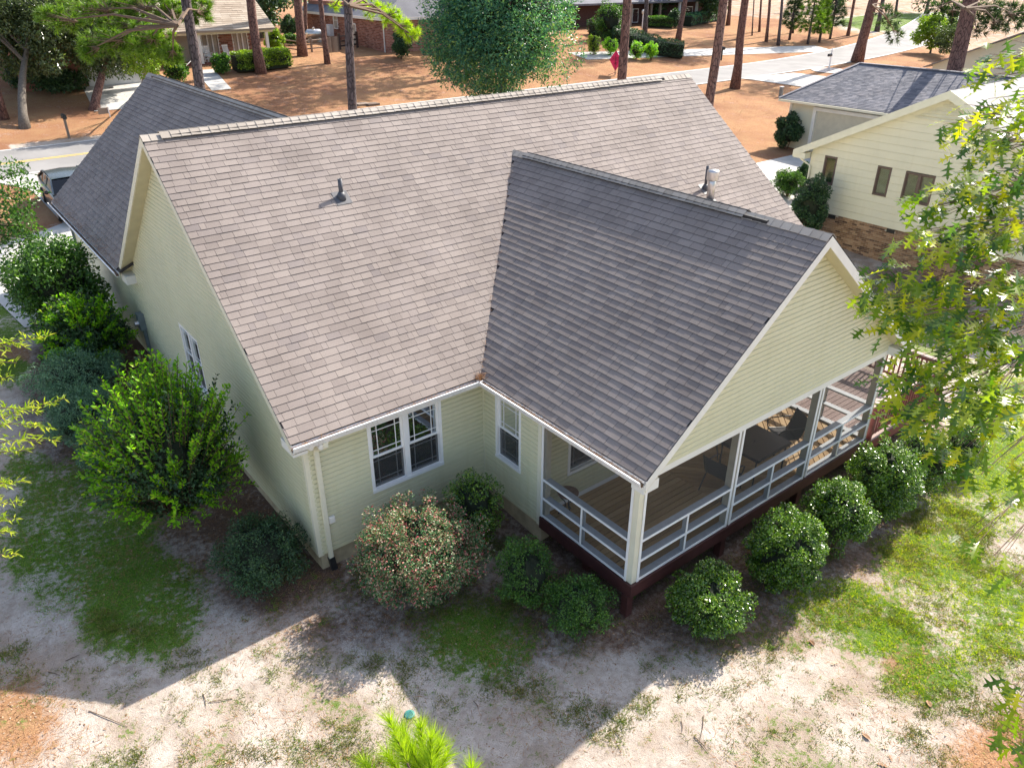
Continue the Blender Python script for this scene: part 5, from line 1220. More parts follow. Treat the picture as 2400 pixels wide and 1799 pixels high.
fshrub('loose_shrub', 'loose dark shrub beneath the shade tree across the street', (0,120,90,205), 'leaf_dark', 4500, seed=63)
# ================================================================== TREES
def tuft_mesh(name, P, Dr, k, ln, wd, mat, rng, spread=.75, back=.3):
    n = len(P); Pi = np.repeat(P, k, 0); Di = np.repeat(unit(Dr), k, 0); N_ = n*k
    Pi = Pi-Di*(rng.rand(N_,1)*ln*back); T = unit(Di*.75+rdir(N_, rng)*spread); l_ = ln*rng.uniform(.65,1.1,N_)
    return leaf_mesh(name, Pi, T, rdir(N_, rng), l_, wd, mat, 'needle')
_pc = {}
def pine_crown(seed, mat):
    key = (seed, mat)
    if key not in _pc:
        rng = np.random.RandomState(seed); P, out = clump_pts(800, (0,0,0), (3.0,3.0,3.8), 40, .85, rng, low=-.9, inner=.2)
        _pc[key] = tuft_mesh('crown', P, unit(out+np.array([0,0,.3])), 16, .42, .035, mat, rng, .9)
    return _pc[key]
def extrude_trunk(B, up, rad, H, seed, mat, root, taper=.45):
    rng = np.random.RandomState(seed); n = 12; t = np.linspace(0, 1, n); wob = np.cumsum(rng.normal(size=(n,2))*.04*H/20, 0); wob -= wob[0]
    P = np.array([B+up*H*q for q in t]); P[:,:2] += wob; r = rad*(1-t*(1-taper)); r[0] *= 1.35
    P[0,2] -= .3
    MB().tube(P, r, 12).build('trunk', mat, root, True); return P
PIN = 'tall pines around the houses'
PINES = []
def pine(label, q0, q1, wpx, depth=None, H=21., mat='bark_pine', seed=0, crown=True, cm='needle', cs=1., foot=None):
    if depth is None: B = hit(*q0)
    else:
        d = ray(*q0); B = CAMP+d*(depth/float(d@_F))
    d = ray(*q1); t = float((B-CAMP)[:2]@d[:2]/(d[:2]@d[:2])); P2_ = CAMP+t*d; up = unit((P2_-B)[None])[0]
    if up[2] < .8: up = unit(np.array([[up[0]*.5, up[1]*.5, 1.]]))[0]
    s = ppm(B); rad = wpx/2/s
    if depth is not None:
        for _ in range(4): k = (B[2]-float(g(B[0],B[1])))/up[2]; B = B-up*k
    root = empty('pine_tree', tuple(B), label, 'tree', PIN)
    P = extrude_trunk(B, up, rad, H, seed, mat, root)
    rng = np.random.RandomState(seed+5)
    if crown:
        cr = link('crown', pine_crown(seed % 3, cm), root); cr.matrix_parent_inverse = parent_inv(root); cr.location = P[-1]-up*2.2; cr.rotation_euler = (0,0,rng.rand()*6); cr.scale = (cs,cs,cs)
        lb = MB()
        for k in range(7):
            i = 7+k % 5; a = rng.rand()*6.28; e = np.array([math.cos(a), math.sin(a), .25])*rng.uniform(1.4,2.4)*cs; lb.tube([P[i], P[i]+e*.6, P[i]+e], [.06,.04,.015], 5)
        lb.build('limb', mat, root)
    PINES.append(root); return root, P, up, rad
pA_ = pine('grey barked pine with low bright branches behind the garage ridge', (462,200), (425,0), 27, 33, seed=1, mat='bark_grey')
pB_ = pine('red barked pine in front of the clipped porch hedge', (612,172), (592,0), 22, seed=2)
pC_ = pine('red barked pine standing at the rail fence', (709,132), (696,0), 20, seed=3)
pD_ = pine('slim red barked pine on the straw below the picket gate', (768,150), (752,0), 12, seed=4)
pE_ = pine('dark trunked pine rising behind the middle of the roof ridge', (823,262), (812,0), 23, 36, seed=5, mat='bark_grey')
pF_ = pine('brown pine rising behind the ridge beside the pink sign', (1459,186), (1466,0), 25, 40, seed=6)
pG_ = pine('leaning brown pine rising behind the right rake of the roof', (1664,236), (1695,0), 24, 40, seed=7)
pH_ = pine('brown pine on the straw between the roof and the mailbox', (1722,208), (1752,0), 20, seed=8)
pI_ = pine('stout dark red pine beside the street beyond the white mailbox', (2008,146), (2048,0), 24, seed=9)
pJ_ = pine('stout pale brown pine behind the neighboring garage roof', (2236,168), (2275,0), 40, 46, seed=10)
for i, (q0, q1, wp, lb) in enumerate([((1511,86),(1517,0),11,'slim dark pine in front of the lamp post'), ((1588,95),(1606,0),12,'slim leaning dark pine beyond the long hedge'), ((1732,92),(1744,0),11,'dark pine just behind the mailbox pine'),
        ((1796,98),(1806,0),7,'thin pine on the striped straw bank'), ((1824,107),(1830,40),7,'thin pine next to the low branched pines'), ((1706,60),(1712,0),9,'red pine at the end of the pale hedge'), ((1763,84),(1768,0),3,'sapling trunk on the straw bank'),
        ((1987,84),(1998,20),7,'slim pine beside the far bright lawn'), ((2055,74),(2070,0),10,'slim pine between the street pine and the far lawn'), ((628,40),(622,0),9,'far pine behind the porch house roof'), ((640,48),(634,0),8,'second far pine behind the porch house roof'), ((716,95),(714,0),9,'dark pine trunk by the corner of the brick house'),
        ((2098,42),(2104,0),6,'thin pine at the edge of the far lawn'), ((10,280),(-25,150),18,'dark trunk at the street side below the shade trees'), ((1858,78),(1862,10),5,'thin pine beyond the low branched pines'), ((1780,75),(1783,0),5,'thin far pine behind the straw bank')]):
    pine(lb, q0, q1, wp, seed=30+i, mat='bark_grey' if i % 2 == 0 else 'bark_pine', cs=.8, H=17)
# low branches of pines that hang into the picture
def boughs(root, name, items, mat, ln, wd, seed, origin, dens=1., k=34):
    rng = np.random.RandomState(seed); A = []; Dd = []; lb = MB()
    for (u_, v_, dep, ru, rv, n) in items:
        d = ray(u_, v_); C_ = CAMP+d*(dep/float(d@_F)); s = ppm(C_); e = rdir(int(n*dens), rng)*rng.rand(int(n*dens),1)**.5
        Q = C_+_Rt*e[:,:1]*ru/s+_U*e[:,1:2]*rv/s+_F*e[:,2:3]*ru/s*.7; A.append(Q); Dd.append(unit(Q-C_+np.array([0,0,.25*ru/s])+rdir(len(Q), rng)*.4*ru/s))
        O_ = origin; M_ = (O_+C_)/2+np.array([0,0,.3]); lb.tube([O_, M_, C_], [.07,.045,.015], 5)
        for q in Q[::2]: lb.tube([C_+(O_-C_)*.15, q], [.018,.006], 4, False)
    link(name, tuft_mesh(name, np.concatenate(A), np.concatenate(Dd), k, ln, wd, mat, rng), root); lb.build('limb', 'twig', root)
oA = pA_[1][4]
oA = CAMP+ray(415,60)*33.5
for i, (x, y) in enumerate([(38,50),(43,46),(47,52),(35,44.5)]):
    q = np.array([x, y, float(g(x,y))]); u_, v_ = topx(q); u2, v2 = topx(q+(0,0,6)); pine('pine hidden behind the dense round tree', (u_,v_), (u2,v2), 14, depth=float((q-CAMP)@_F), seed=60+i, cs=1.25, H=17)
for i, (x, y) in enumerate([(61,8.5),(64,6),(59,4.5),(67,10)]):
    q = np.array([x, y, float(g(x,y))]); u_, v_ = topx(q); u2, v2 = topx(q+(0,0,6)); pine('pine in the side yard beyond the cream house', (u_,v_), (u2,v2), 18, depth=float((q-CAMP)@_F), seed=64+i, cs=1.2, H=18)
boughs(pA_[0], 'low_needles', [(230,20,33,90,32,70),(330,15,33,80,30,60),(140,48,32,55,26,40),(400,30,33,50,32,35),(260,100,32,75,26,60),(350,95,32,75,34,60),(205,120,32,28,22,22),(405,128,32,28,24,22),(470,25,33,34,30,26),(450,40,33,20,22,12),(300,60,33,70,20,30)], 'needle', .32, .026, 71, oA, 1.7, 44)
oE = CAMP+ray(818,14)*36.
boughs(pE_[0], 'low_needles', [(880,22,35.5,40,16,34),(920,42,35,38,20,38),(950,66,35,30,22,34),(968,84,35,16,16,16),(845,10,36,20,10,14),(785,12,36,14,14,10)], 'needle_bright', .3, .022, 72, oE)
oJ = CAMP+ray(2262,20)*46.
boughs(pJ_[0], 'low_needles', [(2230,25,46,50,30,40),(2310,20,46,60,26,50),(2380,35,46,55,40,50),(2340,55,46,40,18,24),(2290,75,46,26,14,10),(2200,15,46,30,22,20)], 'needle_dark', .5, .04, 73, oJ, k=30)
oI = CAMP+ray(2043,12)*75.
boughs(pI_[0], 'low_needles', [(2085,50,75,28,26,26),(2100,80,74,24,26,22),(2070,20,75,22,20,14)], 'needle_dark', .6, .05, 74, oI, k=30)
# low branched young pines by the straw bank
def young_pine(label, q0, hpx, wpx, mat, seed, n=150):
    rng = np.random.RandomState(seed); B = hit(*q0); s = ppm(B); H = hpx/s; r = wpx/2/s; root = empty('young_pine', tuple(B), label, 'tree', 'low branched young pines'); MB().tube([B-(0,0,.2), B+(0,0,H*.5), B+(0,0,H)], [.16,.12,.03], 8).build('trunk', 'bark_grey', root, True)
    z = rng.uniform(.22,1,n); a = rng.rand(n)*6.283; rr_ = r*(1.05-z*.75)*rng.rand(n)**.4; P = B+np.stack([rr_*np.cos(a), rr_*np.sin(a), z*H], -1)
    link('crown', tuft_mesh('crown', P, unit(np.stack([np.cos(a), np.sin(a), .5+0*a], -1)), 34, .55, .045, mat, rng), root); lb = MB()
    for q in P[::3]: lb.tube([B+(0,0,q[2]-B[2]-.1), q], [.04,.012], 4, False)
    lb.build('limb', 'bark_grey', root)
young_pine('young pine with olive needles beside the street bank', (1893,104), 120, 95, 'needle', 81)
young_pine('dense dark green young pine by the street bank', (1945,92), 130, 75, 'needle_dark', 82, 220)
young_pine('young pine with drooping tips on the straw bank', (1850,94), 110, 60, 'needle_dark', 83)
young_pine('young pine with brown tinged needles at the straw bank edge', (1920,100), 90, 50, 'needle', 84)
# broad trees: leaves gathered in clumps round limbs
def broad_tree(name, label, base, crown_c, rad, mat, n, ln, wd, seed, trunk_r, ncl=120, clr=.17, bark_='bark_oak', lean=None, tpl='rhomb', low=-.75, inner=.45, group=None, limbs=9, core=0.):
    rng = np.random.RandomState(seed); base = np.array(base, float); cc = np.array(crown_c, float); rad = np.array(rad, float)
    root = empty(name, tuple(base), label, 'tree', group); top = cc-np.array([0,0,rad[2]*.2]); mid = (base+top)/2+(np.array(lean) if lean is not None else 0)
    t = np.linspace(0,1,9)[:,None]; P = (1-t)**2*base+2*t*(1-t)*mid+t*t*top; P[0,2] -= .3; rr_ = np.linspace(trunk_r, trunk_r*.35, 9); rr_[0] *= 1.35
    MB().tube(P, rr_, 10).build('trunk', bark_, root, True); lb = MB()
    for k in range(limbs):
        d = rdir(1, rng)[0]; d[2] = abs(d[2])*.6; s0 = P[5+k % 4]; e = cc+d*rad*.85; lb.tube([s0, (s0+e)/2+(0,0,.1*rad[2]), e], [trunk_r*.35, trunk_r*.2, .02], 6)
    lb.build('limb', bark_, root)
    if core: link('dark_core', core_mesh('dark_core', cc, rad, 'shrubcore', rng, core), root)  # dark blob added to close the gaps in the crown
    Q, out = clump_pts(n, cc, rad*(1-clr*.5), ncl, clr*rad.mean(), rng, low, inner)
    link('crown', leaves_on('crown', Q, out, ln, wd, mat, rng, tpl), root); return root
def pxc(u_, v_, dep): d = ray(u_, v_); return CAMP+d*(dep/float(d@_F))
c_ = pxc(1178,48,44); rw = 212/ppm(c_)
broad_tree('willow_oak', 'dense rounded blue green tree rising behind the roof ridge', (c_[0]+.3,c_[1]+.5,float(g(c_[0],c_[1]))), c_+(0,0,.6), (rw,rw,rw*1.12), 'leaf_willow', 60000, .2, .07, 91, .32, 170, .19, low=-1, inner=.5, core=.5)
b_ = hit(57,302); c_ = pxc(70,40,46); broad_tree('shade_tree', 'shade tree with mottled bark leaning over the far side of the street', b_, c_, (5.0,3.6,3.9), 'leaf_tree', 52000, .19, .085, 92, .27, 220, .16, lean=(-.5,0,.6), low=-1, inner=.3)
b_ = hit(218,258); c_ = pxc(255,60,49); broad_tree('shade_tree', 'red trunked tree with drooping leaves beside the far drive', b_, c_, (3.6,3.0,3.6), 'leaf_tree', 26000, .19, .085, 93, .30, 130, .18, bark_='bark_pine', low=-1, inner=.3)
b_ = hit(330,214); c_ = pxc(345,110,44); broad_tree('small_tree', 'small pale green tree below the pine branches by the garage ridge', b_, c_, (1.9,1.8,1.9), 'leaf_lime', 9000, .14, .07, 94, .09, 70, .2, low=-1, inner=.3)
c_ = hit(2180,125); broad_tree('small_tree', 'bright lime green small tree beside the far house', c_, c_+(0,0,2.6), (3.0,2.6,2.0), 'leaf_lime', 7000, .28, .14, 95, .12, 60, .2, low=-1)
c_ = hit(2225,140); broad_tree('small_tree', 'grey green small tree next to the pale roofed house', c_, c_+(0,0,2.2), (2.2,2.0,1.8), 'leaf_tree', 4500, .24, .1, 96, .1, 50, .2, low=-1)
# woodland behind: separate trees beyond the houses
k = 0
for (x, y, rr_, mt_) in [(4,66,4.5,'leaf_dark'),(14,72,5,'leaf_mid'),(25,76,4.5,'leaf_dark'),(36,78,5,'leaf_willow'),(50,70,5,'leaf_dark'),(58,66,4.5,'leaf_mid'),(66,78,5.5,'leaf_dark'),(80,76,5,'leaf_mid'),(88,68,4.6,'leaf_dark'),(96,74,5,'leaf_dark'),(108,80,5.5,'leaf_mid'),(122,66,5,'leaf_dark'),(134,56,5,'leaf_dark'),(118,92,6,'leaf_dark'),(138,74,6,'leaf_dark'),(-8,64,5,'leaf_dark'),(-6,56,4,'leaf_mid'),(100,92,6,'leaf_mid'),(78,64,3.4,'leaf_dark'),(84,60,3.2,'leaf_dark'),(28,70,3.2,'leaf_dark')]:
    z = float(g(x,y)); k += 1
    sides = ['beyond the shade trees on the far left bank','behind the porch house','behind the brick houses','behind the dark brick house and straw bank','beyond the far lawn and street bend']
    sd_i = 0 if x < 8 else 1 if x < 27 else 2 if x < 55 else 3 if x < 98 else 4
    broad_tree('woodland_tree', ('dark' if mt_ == 'leaf_dark' else 'mid green')+' tree '+sides[sd_i], (x,y,z), (x,y,z+rr_*1.25), (rr_,rr_,rr_*1.15), mt_, 5200, .42, .2, 200+k, .3, 60, .22, low=-1, group=('dark' if mt_ == 'leaf_dark' else 'green')+' trees '+sides[sd_i])
# ---------------- near trees framing the view
# lobed-leaf oak at the right: trunk stands right of the view, limbs reach in
tk = hit(2700,1250); tk = np.array([tk[0]+.5, tk[1]+.3, 0]); tk[2] = float(g(tk[0],tk[1]))
oak = empty('red_oak', tuple(tk), 'oak with deeply lobed glossy leaves reaching in front of the porch gable', 'tree')
top_ = tk+np.array([.4,.2,10.6]); tt = np.linspace(0,1,10)[:,None]; TP = tk*(1-tt)+top_*tt+np.stack([np.sin(tt[:,0]*5)*.12, np.cos(tt[:,0]*4)*.1, 0*tt[:,0]], -1); TP[0,2] -= .3
MB().tube(TP, np.linspace(.24,.05,10), 12).build('trunk', 'bark_oak', oak, True)
rng = np.random.RandomState(301); OP_, OT, ON = [], [], []; ob = MB()
OAK = [(2330,160,7.2,70,60,22),(2380,130,7.2,60,50,18),(2370,300,6.9,80,80,60),(2290,330,6.8,70,60,30),(2240,290,6.8,40,40,10),(2380,420,6.6,80,80,60),(2280,440,6.6,80,60,42),(2200,480,6.6,70,50,28),(2350,540,6.5,90,80,62),(2260,560,6.4,90,60,46),(2160,560,6.4,50,50,16),
       (2075,650,6.6,50,55,26),(2105,725,6.6,55,45,28),(2190,650,6.5,80,45,34),(2330,680,6.3,110,70,70),(2230,760,6.3,100,50,46),(2060,705,6.6,30,30,8),(2340,790,6.2,100,70,66),(2180,850,6.3,90,50,44),(2280,890,6.1,110,60,62),(2110,900,6.4,50,40,16),(2370,950,6.0,80,70,50),(2210,960,6.1,90,50,38),(2130,970,6.3,50,30,14),(2240,1040,6.1,70,40,22),(2065,760,6.6,30,26,6),
       (2300,1110,6.0,50,30,5),(2370,1080,6.0,50,40,9),(2290,1250,5.9,50,30,5),(2330,1300,5.9,40,30,4),(2390,1180,6.0,30,50,5),(2385,1640,5.4,35,55,10),(2395,1740,5.3,30,45,8),(2390,1370,5.7,30,40,4),(2390,230,7.0,60,60,22)]
for (u_, v_, dep, ru, rv, n) in OAK:
    C_ = pxc(u_, v_, dep); s = ppm(C_); n = int(n*1.1)
    hgt = C_[2]; i = int(np.clip((hgt-.9-tk[2])/10.6*9, 2, 8)); S0 = TP[i]; M_ = S0*.45+C_*.55+np.array([0,0,.25])
    j1, j2, j3 = rng.normal(size=(3,3))*.12; ob.tube([S0, S0*.8+M_*.2+(0,0,.1)+j1, S0*.4+M_*.6+j2, M_+j3*.7, M_*.5+C_*.5-j3*.4, C_], [.03,.024,.018,.012,.008,.004], 6, False)
    e = rdir(n, rng)*rng.rand(n,1)**.45; Q = C_+_Rt*e[:,:1]*ru/s+_U*e[:,1:2]*rv/s+_F*e[:,2:3]*.45
    for q in Q[::3]: a0 = M_*.2+C_*.8; ob.tube([a0, (a0+q)/2+(0,0,.03), q], [.006,.004,.002], 4, False)
    od = unit(Q-M_+rdir(n, rng)*.25); OP_.append(Q); OT.append(unit(od*.7+np.array([0,0,-.55])+rdir(n, rng)*.6)); ON.append(unit(np.array([0,0,.9])+rdir(n, rng)*.55))
link('leaves', leaf_mesh('leaves', np.concatenate(OP_), np.concatenate(OT), np.concatenate(ON), .18*rng.uniform(.7,1.2,sum(map(len,OP_))), .15, 'leaf_oak', 'oak'), oak)
ob.build('branch', 'twig', oak)
# crown continuing right of the view
Q, out = clump_pts(1500, (tk[0]+1.6,tk[1]-.8,tk[2]+7.2), (2.2,2.2,3.2), 50, .6, rng, -1, .4)
Q = Q[np.array([topx(q)[0] > 2450 or (q-CAMP)@_F < .3 for q in Q])]; n = len(Q)
link('leaves', leaf_mesh('leaves', Q, unit(np.array([0,0,-.4])+rdir(n, rng)), unit(np.array([0,0,.9])+rdir(n, rng)*.5), .165, .13, 'leaf_oak', 'oak'), oak)
# narrow-leaved tree at the left edge
tk = hit(-420,1080); tk[2] = float(g(tk[0],tk[1])); wl = empty('willow_leaf_tree', tuple(tk), 'tree with narrow yellow green leaves at the edge of the left yard', 'tree')
TP = np.array([tk+np.array([0,0,-.3]), tk+np.array([.1,0,2.]), tk+np.array([0,.2,4.]), tk+np.array([.1,.1,6.5])]); MB().tube(TP, [.15,.12,.09,.03], 10).build('trunk', 'bark_grey', wl, True)
SPR = [((-60,830),(118,786)),((-60,800),(60,812)),((-60,860),(40,850)),((-70,1010),(152,934)),((-60,960),(90,965)),((-70,1050),(132,1030)),((-60,1000),(120,1000)),((-60,1080),(60,1055)),((-60,1150),(60,1128)),((-60,1190),(50,1180)),((-60,1230),(40,1215)),((-60,1265),(25,1245)),((-60,1310),(42,1300)),((-60,1120),(20,1135)),((-60,900),(25,885))]
WP, WT, WN = [], [], []; wb = MB()
for (a_, b_) in SPR:
    dep = rng.uniform(5.6,6.4); A, B = pxc(*a_, dep), pxc(*b_, dep*.985); S0 = TP[2]*.5+TP[1]*.5; wb.tube([S0, (S0+A)/2+(0,0,.2), A], [.025,.015,.007], 5, False); wb.tube([A, (A+B)/2+(0,0,.03), B], [.006,.004,.002], 4, False)
    m = int(70*np.linalg.norm(B-A)/.6); t_ = rng.uniform(.05,1,m)[:,None]; Q = A*(1-t_)+B*t_+np.array([0,0,.03])*4*t_*(1-t_)
    # side twigs
    off = rdir(m, rng)*rng.rand(m,1)*.1*(1.1-t_); Q = Q+off; dr = unit((B-A)[None])+0*Q; WP.append(Q); WT.append(unit(dr*.6+rdir(m, rng)*.8)); WN.append(unit(np.array([0,0,1.])+rdir(m, rng)*.5))
nW = sum(map(len, WP)); link('leaves', leaf_mesh('leaves', np.concatenate(WP), np.concatenate(WT), np.concatenate(WN), .062*rng.uniform(.7,1.2,nW), .015, 'leaf_yellow', 'rhomb'), wl); wb.build('branch', 'twig', wl)
Q, out = clump_pts(2500, (tk[0]-.8,tk[1],tk[2]+5), (1.6,1.6,2.), 50, .45, rng, -1, .4); Q = Q[np.array([topx(q)[0] < -60 for q in Q])]; link('leaves', leaves_on('leaves', Q, rdir(len(Q), rng), .09, .022, 'leaf_yellow', rng), wl)
# broad leaf tree whose branch hangs over the drive at the left edge
c0_ = pxc(-170,560,19); b0 = np.array([c0_[0], c0_[1], float(g(c0_[0],c0_[1]))]); yt = empty('yard_tree', tuple(b0), 'leafy yard tree overhanging the driveway island', 'tree')
MB().tube([b0-(0,0,.3), b0+(0,0,2), c0_+(0,0,1.2)], [.16,.12,.05], 10).build('trunk', 'bark_grey', yt, True)
A = []; yb_ = MB()
for (u_, v_, ru, rv, n) in [(25,405,50,35,300),(70,440,30,25,130),(30,470,60,35,360),(50,530,45,30,280),(70,560,30,20,120),(15,570,50,40,300),(10,630,40,35,200),(40,500,40,20,150),(5,520,40,60,300),(-60,500,60,90,700),(-120,560,80,120,900)]:
    C_ = pxc(u_, v_, 18.5); s = ppm(C_); e = rdir(n, rng)*rng.rand(n,1)**.5; A.append(C_+_Rt*e[:,:1]*ru/s+_U*e[:,1:2]*rv/s+_F*e[:,2:3]*.5); yb_.tube([c0_, (c0_+C_)/2+(0,0,.2), C_], [.05,.03,.008], 5, False)
A = np.concatenate(A); link('leaves', leaves_on('leaves', A, unit(rdir(len(A), rng)+np.array([0,0,.5])), .1, .05, 'leaf_mid', rng, 'rhomb'), yt); yb_.build('branch', 'twig', yt)
# young longleaf pine whose top reaches the bottom of the view
tp = pxc(985,1740,5.0); b0 = np.array([tp[0]-.25, tp[1]-.55, 0]); b0[2] = float(g(b0[0],b0[1])); lp = empty('young_longleaf_pine', tuple(b0), 'young pine with long bright yellow green needles above the sandy yard', 'tree')
t0_ = np.array([tp[0]-.1, tp[1]-.25, tp[2]-.35]); MB().tube([b0-(0,0,.3), b0+(0,0,(t0_[2]-b0[2])*.5), t0_, tp], [.1,.07,.03,.012], 8).build('trunk', 'bark_pine', lp, True)
A, Dd = [], []; pb = MB()
TW = [((960,1800),(915,1690)),((980,1800),(945,1715)),((1000,1800),(985,1705)),((1000,1830),(1030,1745)),((1000,1840),(965,1755)),((990,1840),(1000,1770)),((1010,1850),(1045,1770)),((960,1850),(910,1770)),((900,1880),(858,1792)),((1100,1880),(1105,1800)),((975,1830),(935,1750)),((1000,1860),(985,1800)),((1010,1840),(1010,1730))]
for (a_, b_) in TW:
    dep = 4.9+rng.uniform(-.15,.15); P0, P1 = pxc(*a_, dep), pxc(*b_, dep); d = unit((P1-P0)[None])[0]; pb.tube([t0_, P0, P1], [.012,.008,.005], 5, False)
    for q in np.linspace(.15,1,7): A.append(P0*(1-q)+P1*q); Dd.append(d)
link('needles', tuft_mesh('needles', np.array(A), np.array(Dd), 60, .15, .0042, 'needle_bright', rng, .55, .1), lp); pb.build('twig', 'twig', lp)
rng2 = np.random.RandomState(5); Q = np.stack([b0[0]+rng2.normal(size=60)*.45, b0[1]+rng2.normal(size=60)*.45-.3, rng2.uniform(1.2, t0_[2]-.5, 60)], -1); Q = Q[np.array([topx(q)[1] > 1950 for q in Q])]
link('needles', tuft_mesh('needles', Q, unit(Q-np.array([b0[0],b0[1],0])*[1,1,1]+np.array([0,0,-Q[:,2].mean()+1])), 50, .2, .006, 'needle_bright', rng2), lp)
# ================================================================== GRASS, STRAW, LITTER
def scatter(n, box_, rng): x0, x1, y0, y1_ = box_; return rng.uniform(x0,x1,n), rng.uniform(y0,y1_,n)
def keep_out(x, y):
    a_ = (x > -.05) & (y > -.05) & (x < 15.4) & (y < 19.2); b2 = (x > L-.1) & (x < 15.2) & (y > -D-.1) & (y < 0); c2 = (y > 18.5) & (x > -3.1) & (x < 8.1); return ~(a_ | b2 | c2)
def gzc(x, y): return g(x,y)+(fbm(x,y,.6,3)-.5)*.07*(sst(-14,-12,x)*(1-sst(28,32,x))*sst(-14,-12,y)*(1-sst(17,21,y)))
rng = np.random.RandomState(77)
def blades(name, label, n, box_, dens, ln, wd, mat, seed):
    rng = np.random.RandomState(seed); x, y = scatter(n, box_, rng); m = (rng.rand(n) < dens(x,y)) & keep_out(x,y); x, y = x[m], y[m]; k = 3
    x = np.repeat(x,k)+rng.normal(size=len(x)*k)*.012; y = np.repeat(y,k)+rng.normal(size=len(y)*k)*.012; P = np.stack([x,y,gzc(x,y)-.004], -1); T = unit(np.stack([rng.normal(size=len(x))*.7, rng.normal(size=len(x))*.7, .35+rng.rand(len(x))*.7], -1))
    o = link(name, leaf_mesh(name, P, T, rdir(len(P), rng), ln*rng.uniform(.5,1.3,len(P)), wd, mat, 'needle')); tag(o, label, kind='stuff')
def tufts(name, label, n, box_, dens, ln, wd, mat, seed, k=26, rad=.045):
    rng = np.random.RandomState(seed); x, y = scatter(n, box_, rng); m = (rng.rand(n) < dens(x,y)) & keep_out(x,y); x, y = x[m], y[m]; s = np.repeat(rng.uniform(.5,1.4,len(x)), k)
    dx, dy = rng.normal(size=len(s))*rad*s, rng.normal(size=len(s))*rad*s; X, Y = np.repeat(x,k)+dx, np.repeat(y,k)+dy
    T = unit(np.stack([dx/rad*.5+rng.normal(size=len(s))*.5, dy/rad*.5+rng.normal(size=len(s))*.5, .3+rng.rand(len(s))*.6], -1)); P = np.stack([X,Y,gzc(X,Y)-.004], -1)
    tag(link(name, leaf_mesh(name, P, T, rdir(len(P), rng), ln*s*rng.uniform(.5,1.2,len(s)), wd, mat, 'needle')), label, kind='stuff')
def dgrass(x, y):
    q = field(GRASS, x, y); nz = fbm(x, y, 1.6, 21); cl = fbm(x, y, 5., 31)
    return np.clip((q*1.3+nz*.9-.86)*2.2, 0, 1)*np.clip((cl-.34)*5, .05, 1)
def dtuft(x, y): return np.clip((fbm(x, y, 2.6, 41)-.585)*9, 0, 1)*np.clip((fbm(x,y,.45,5)-.3)*3, 0, 1)
blades('turf', 'short green turf in patches over the sandy yard', 260000, (-8,8,-11,9), dgrass, .06, .0075, 'grassblade', 1)
blades('sunny_turf', 'bright lime turf at the sunny right of the yard', 230000, (5,26,-11,6), lambda x, y: dgrass(x,y)*np.clip((x-4.0)/2,0,1), .065, .01, 'grass_lime', 2)
def dtf(x, y): return np.clip((fbm(x+.5*y, y-.3*x, 1.3, 41)-.45)*5, 0, 1)*np.clip((fbm(x,y,.45,5)-.30)*4, .15, 1)
tufts('grass_tufts', 'scattered small grass tufts on bare sand', 36000, (-7,12,-11,1.5), dtf, .06, .012, 'grassdry', 3, 30, .05)
tufts('green_tufts', 'small green weeds in the sandy yard', 9000, (-7,12,-11,1.5), dtf, .05, .011, 'grassblade', 4, 22, .03)
def litter(name, label, n, box_, dens, ln, wd, mat, seed, tpl='rhomb', tilt=.25, lift=.006):
    rng = np.random.RandomState(seed); x, y = scatter(n, box_, rng); m = (rng.rand(n) < dens(x,y)) & keep_out(x,y); x, y = x[m], y[m]; P = np.stack([x,y,gzc(x,y)+lift], -1); T = unit(np.stack([rng.normal(size=len(x)), rng.normal(size=len(x)), rng.normal(size=len(x))*tilt], -1)); Nn = unit(np.array([0,0,1.])+rdir(len(x), rng)*tilt)
    o = link(name, leaf_mesh(name, P, T, Nn, ln*rng.uniform(.5,1.3,len(x)), wd, mat, tpl)); tag(o, label, kind='stuff')
litter('pine_straw', 'fallen pine needles strewn over sand and beds', 150000, (-7,13,-10,8), lambda x, y: np.clip(.05+.9*field(STRAW,x,y)+.45*field(MULCH,x,y)+np.clip((fbm(x,y,1.1,51)-.5)*2,0,.4), 0, 1), .12, .007, 'straw', 11, 'needle', .12)
litter('fallen_leaves', 'small dry leaves scattered over the yard', 45000, (-7,14,-11,9), lambda x, y: np.clip(.15+.8*field(STRAW,x,y)+.3*field(MULCH,x,y), 0, 1)*np.clip((fbm(x,y,.8,61)-.3)*3,0,1), .045, .025, 'deadleaf', 12)
litter('street_straw', 'loose orange pine straw over the lawns by the street', 60000, (-4,60,20,58), lambda x, y: (np.abs(y-35.5-.02*x) > 3.2)*.8, .3, .02, 'straw', 13, 'needle', .15, .02)
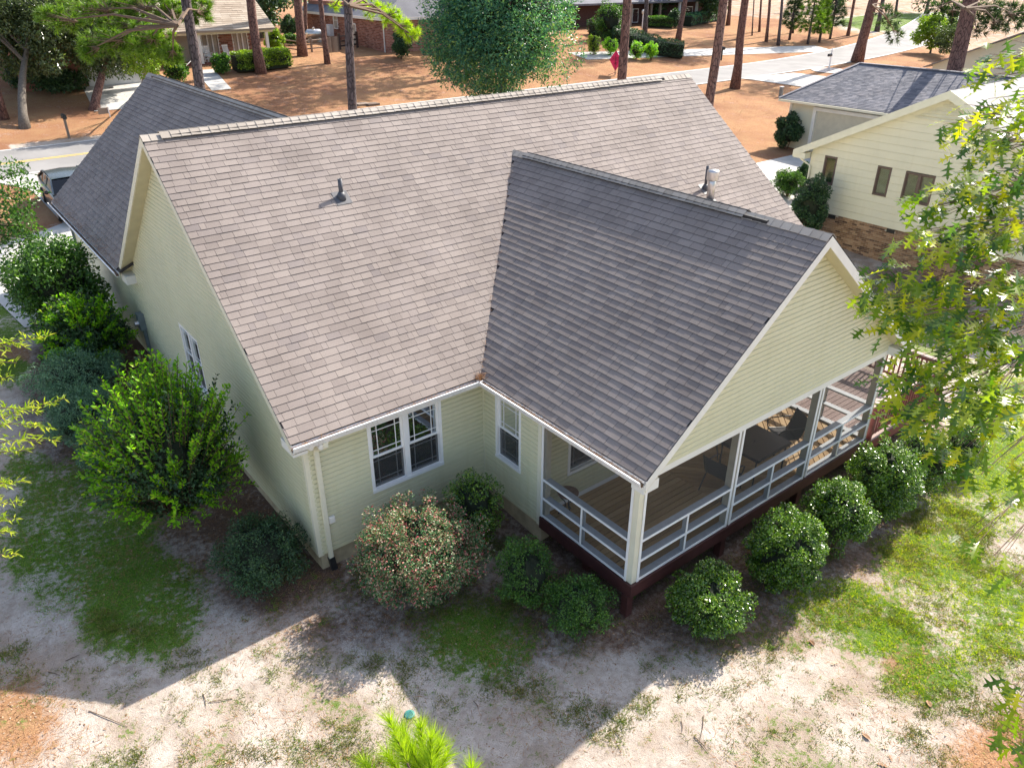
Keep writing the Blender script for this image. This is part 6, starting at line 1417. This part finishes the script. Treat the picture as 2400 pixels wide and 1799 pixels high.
# large dry leaves lying singly
for i, (u_, v_) in enumerate([(2172,1640),(2085,1760),(2090,1788),(2020,1720),(2185,1725),(2050,1790),(1898,1500),(2265,1465),(2350,1460),(1358,1472),(1945,1560),(2310,1790),(1720,1520)]):
    q = hit(u_, v_); a_ = random.random()*6.28; ln_ = .13+.06*random.random(); me = leaf_mesh('dry_leaf', np.array([[0,0,0.]]), np.array([[math.cos(a_),math.sin(a_),.12]]), np.array([[.1,.05,1.]]), ln_, ln_*.6, 'deadleaf', 'oak' if i % 3 else 'leaf6')
    o = link('dry_leaf', me); o.location = (q[0],q[1],float(gzc(q[0],q[1]))+.012); tag(o, 'large curled tan leaf lying alone on the sandy yard', 'leaf', 'large dry leaves on the sand')
for i, (a_, b_) in enumerate([((1438,1715),(1458,1740)),((1625,1730),(1662,1768)),((715,1755),(735,1765)),((478,1632),(484,1660)),((490,1648),(540,1640)),((1648,1680),(1640,1735)),((1596,1690),(1598,1718)),((210,1670),(300,1704)),((1110,1645),(1122,1664)),((545,1640),(500,1648)),((155,1552),(188,1538)),((115,1578),(142,1585))]):
    A, B = hit(*a_), hit(*b_); A[2] = float(gzc(A[0],A[1]))+.012; B[2] = float(gzc(B[0],B[1]))+.014; o = MB().tube([A, (A+B)/2+(.012,-.01,.008), B], [.007,.006,.003], 5).build('fallen_twig', 'twig'); tag(o, 'short dry twig lying on the bare sand', 'twig', 'dry twigs on the sand')
# pine needles caught in valley and gutters
A = []; rg = np.random.RandomState(9)
for k in range(420):
    t_ = rg.rand()**1.3; z = ZE+(ZP-ZE)*t_; y = (z-ZE)/SM-E_; x = L-EL+(z-ZE)/SW
    if rg.rand() < fbm(np.array([t_*40]), np.array([3.]), 1., 4)[0]*1.6-.3: A.append((x+rg.normal()*.03-.02, y+rg.normal()*.03-.02, z+.02))
for k in range(170): A.append((L-EL-.03+rg.normal()*.05, -E_-.03+rg.normal()*.05, ZE+.03+abs(rg.normal())*.03))
for k in range(700): A.append((L-EL-.05+rg.normal()*.018, rg.uniform(-D-OP+.1,-E_), gz_+.075+rg.rand()*.03))
for k in range(500): A.append((rg.uniform(-O1,L-EL), -E_-.05+rg.normal()*.018, gz_+.075+rg.rand()*.03))
for k in range(900): A.append((-O2+.02+abs(rg.normal())*.12, rg.uniform(YF,GE), ZE+.02))
A = np.array(A); A[-900:,2] += (A[-900:,0]+O2)*SG
o = link('roof_straw', leaf_mesh('roof_straw', A, unit(rdir(len(A), rg)*[1,1,.35]), rdir(len(A), rg), .16*rg.uniform(.6,1.2,len(A)), .005, 'straw', 'needle'), roofo); o['kind'] = 'stuff'
for (u_, v_) in ((665,670),(885,745),(1470,915),(1420,510),(1560,880),(880,870),(780,990),(1770,720),(1550,840)):
    pass
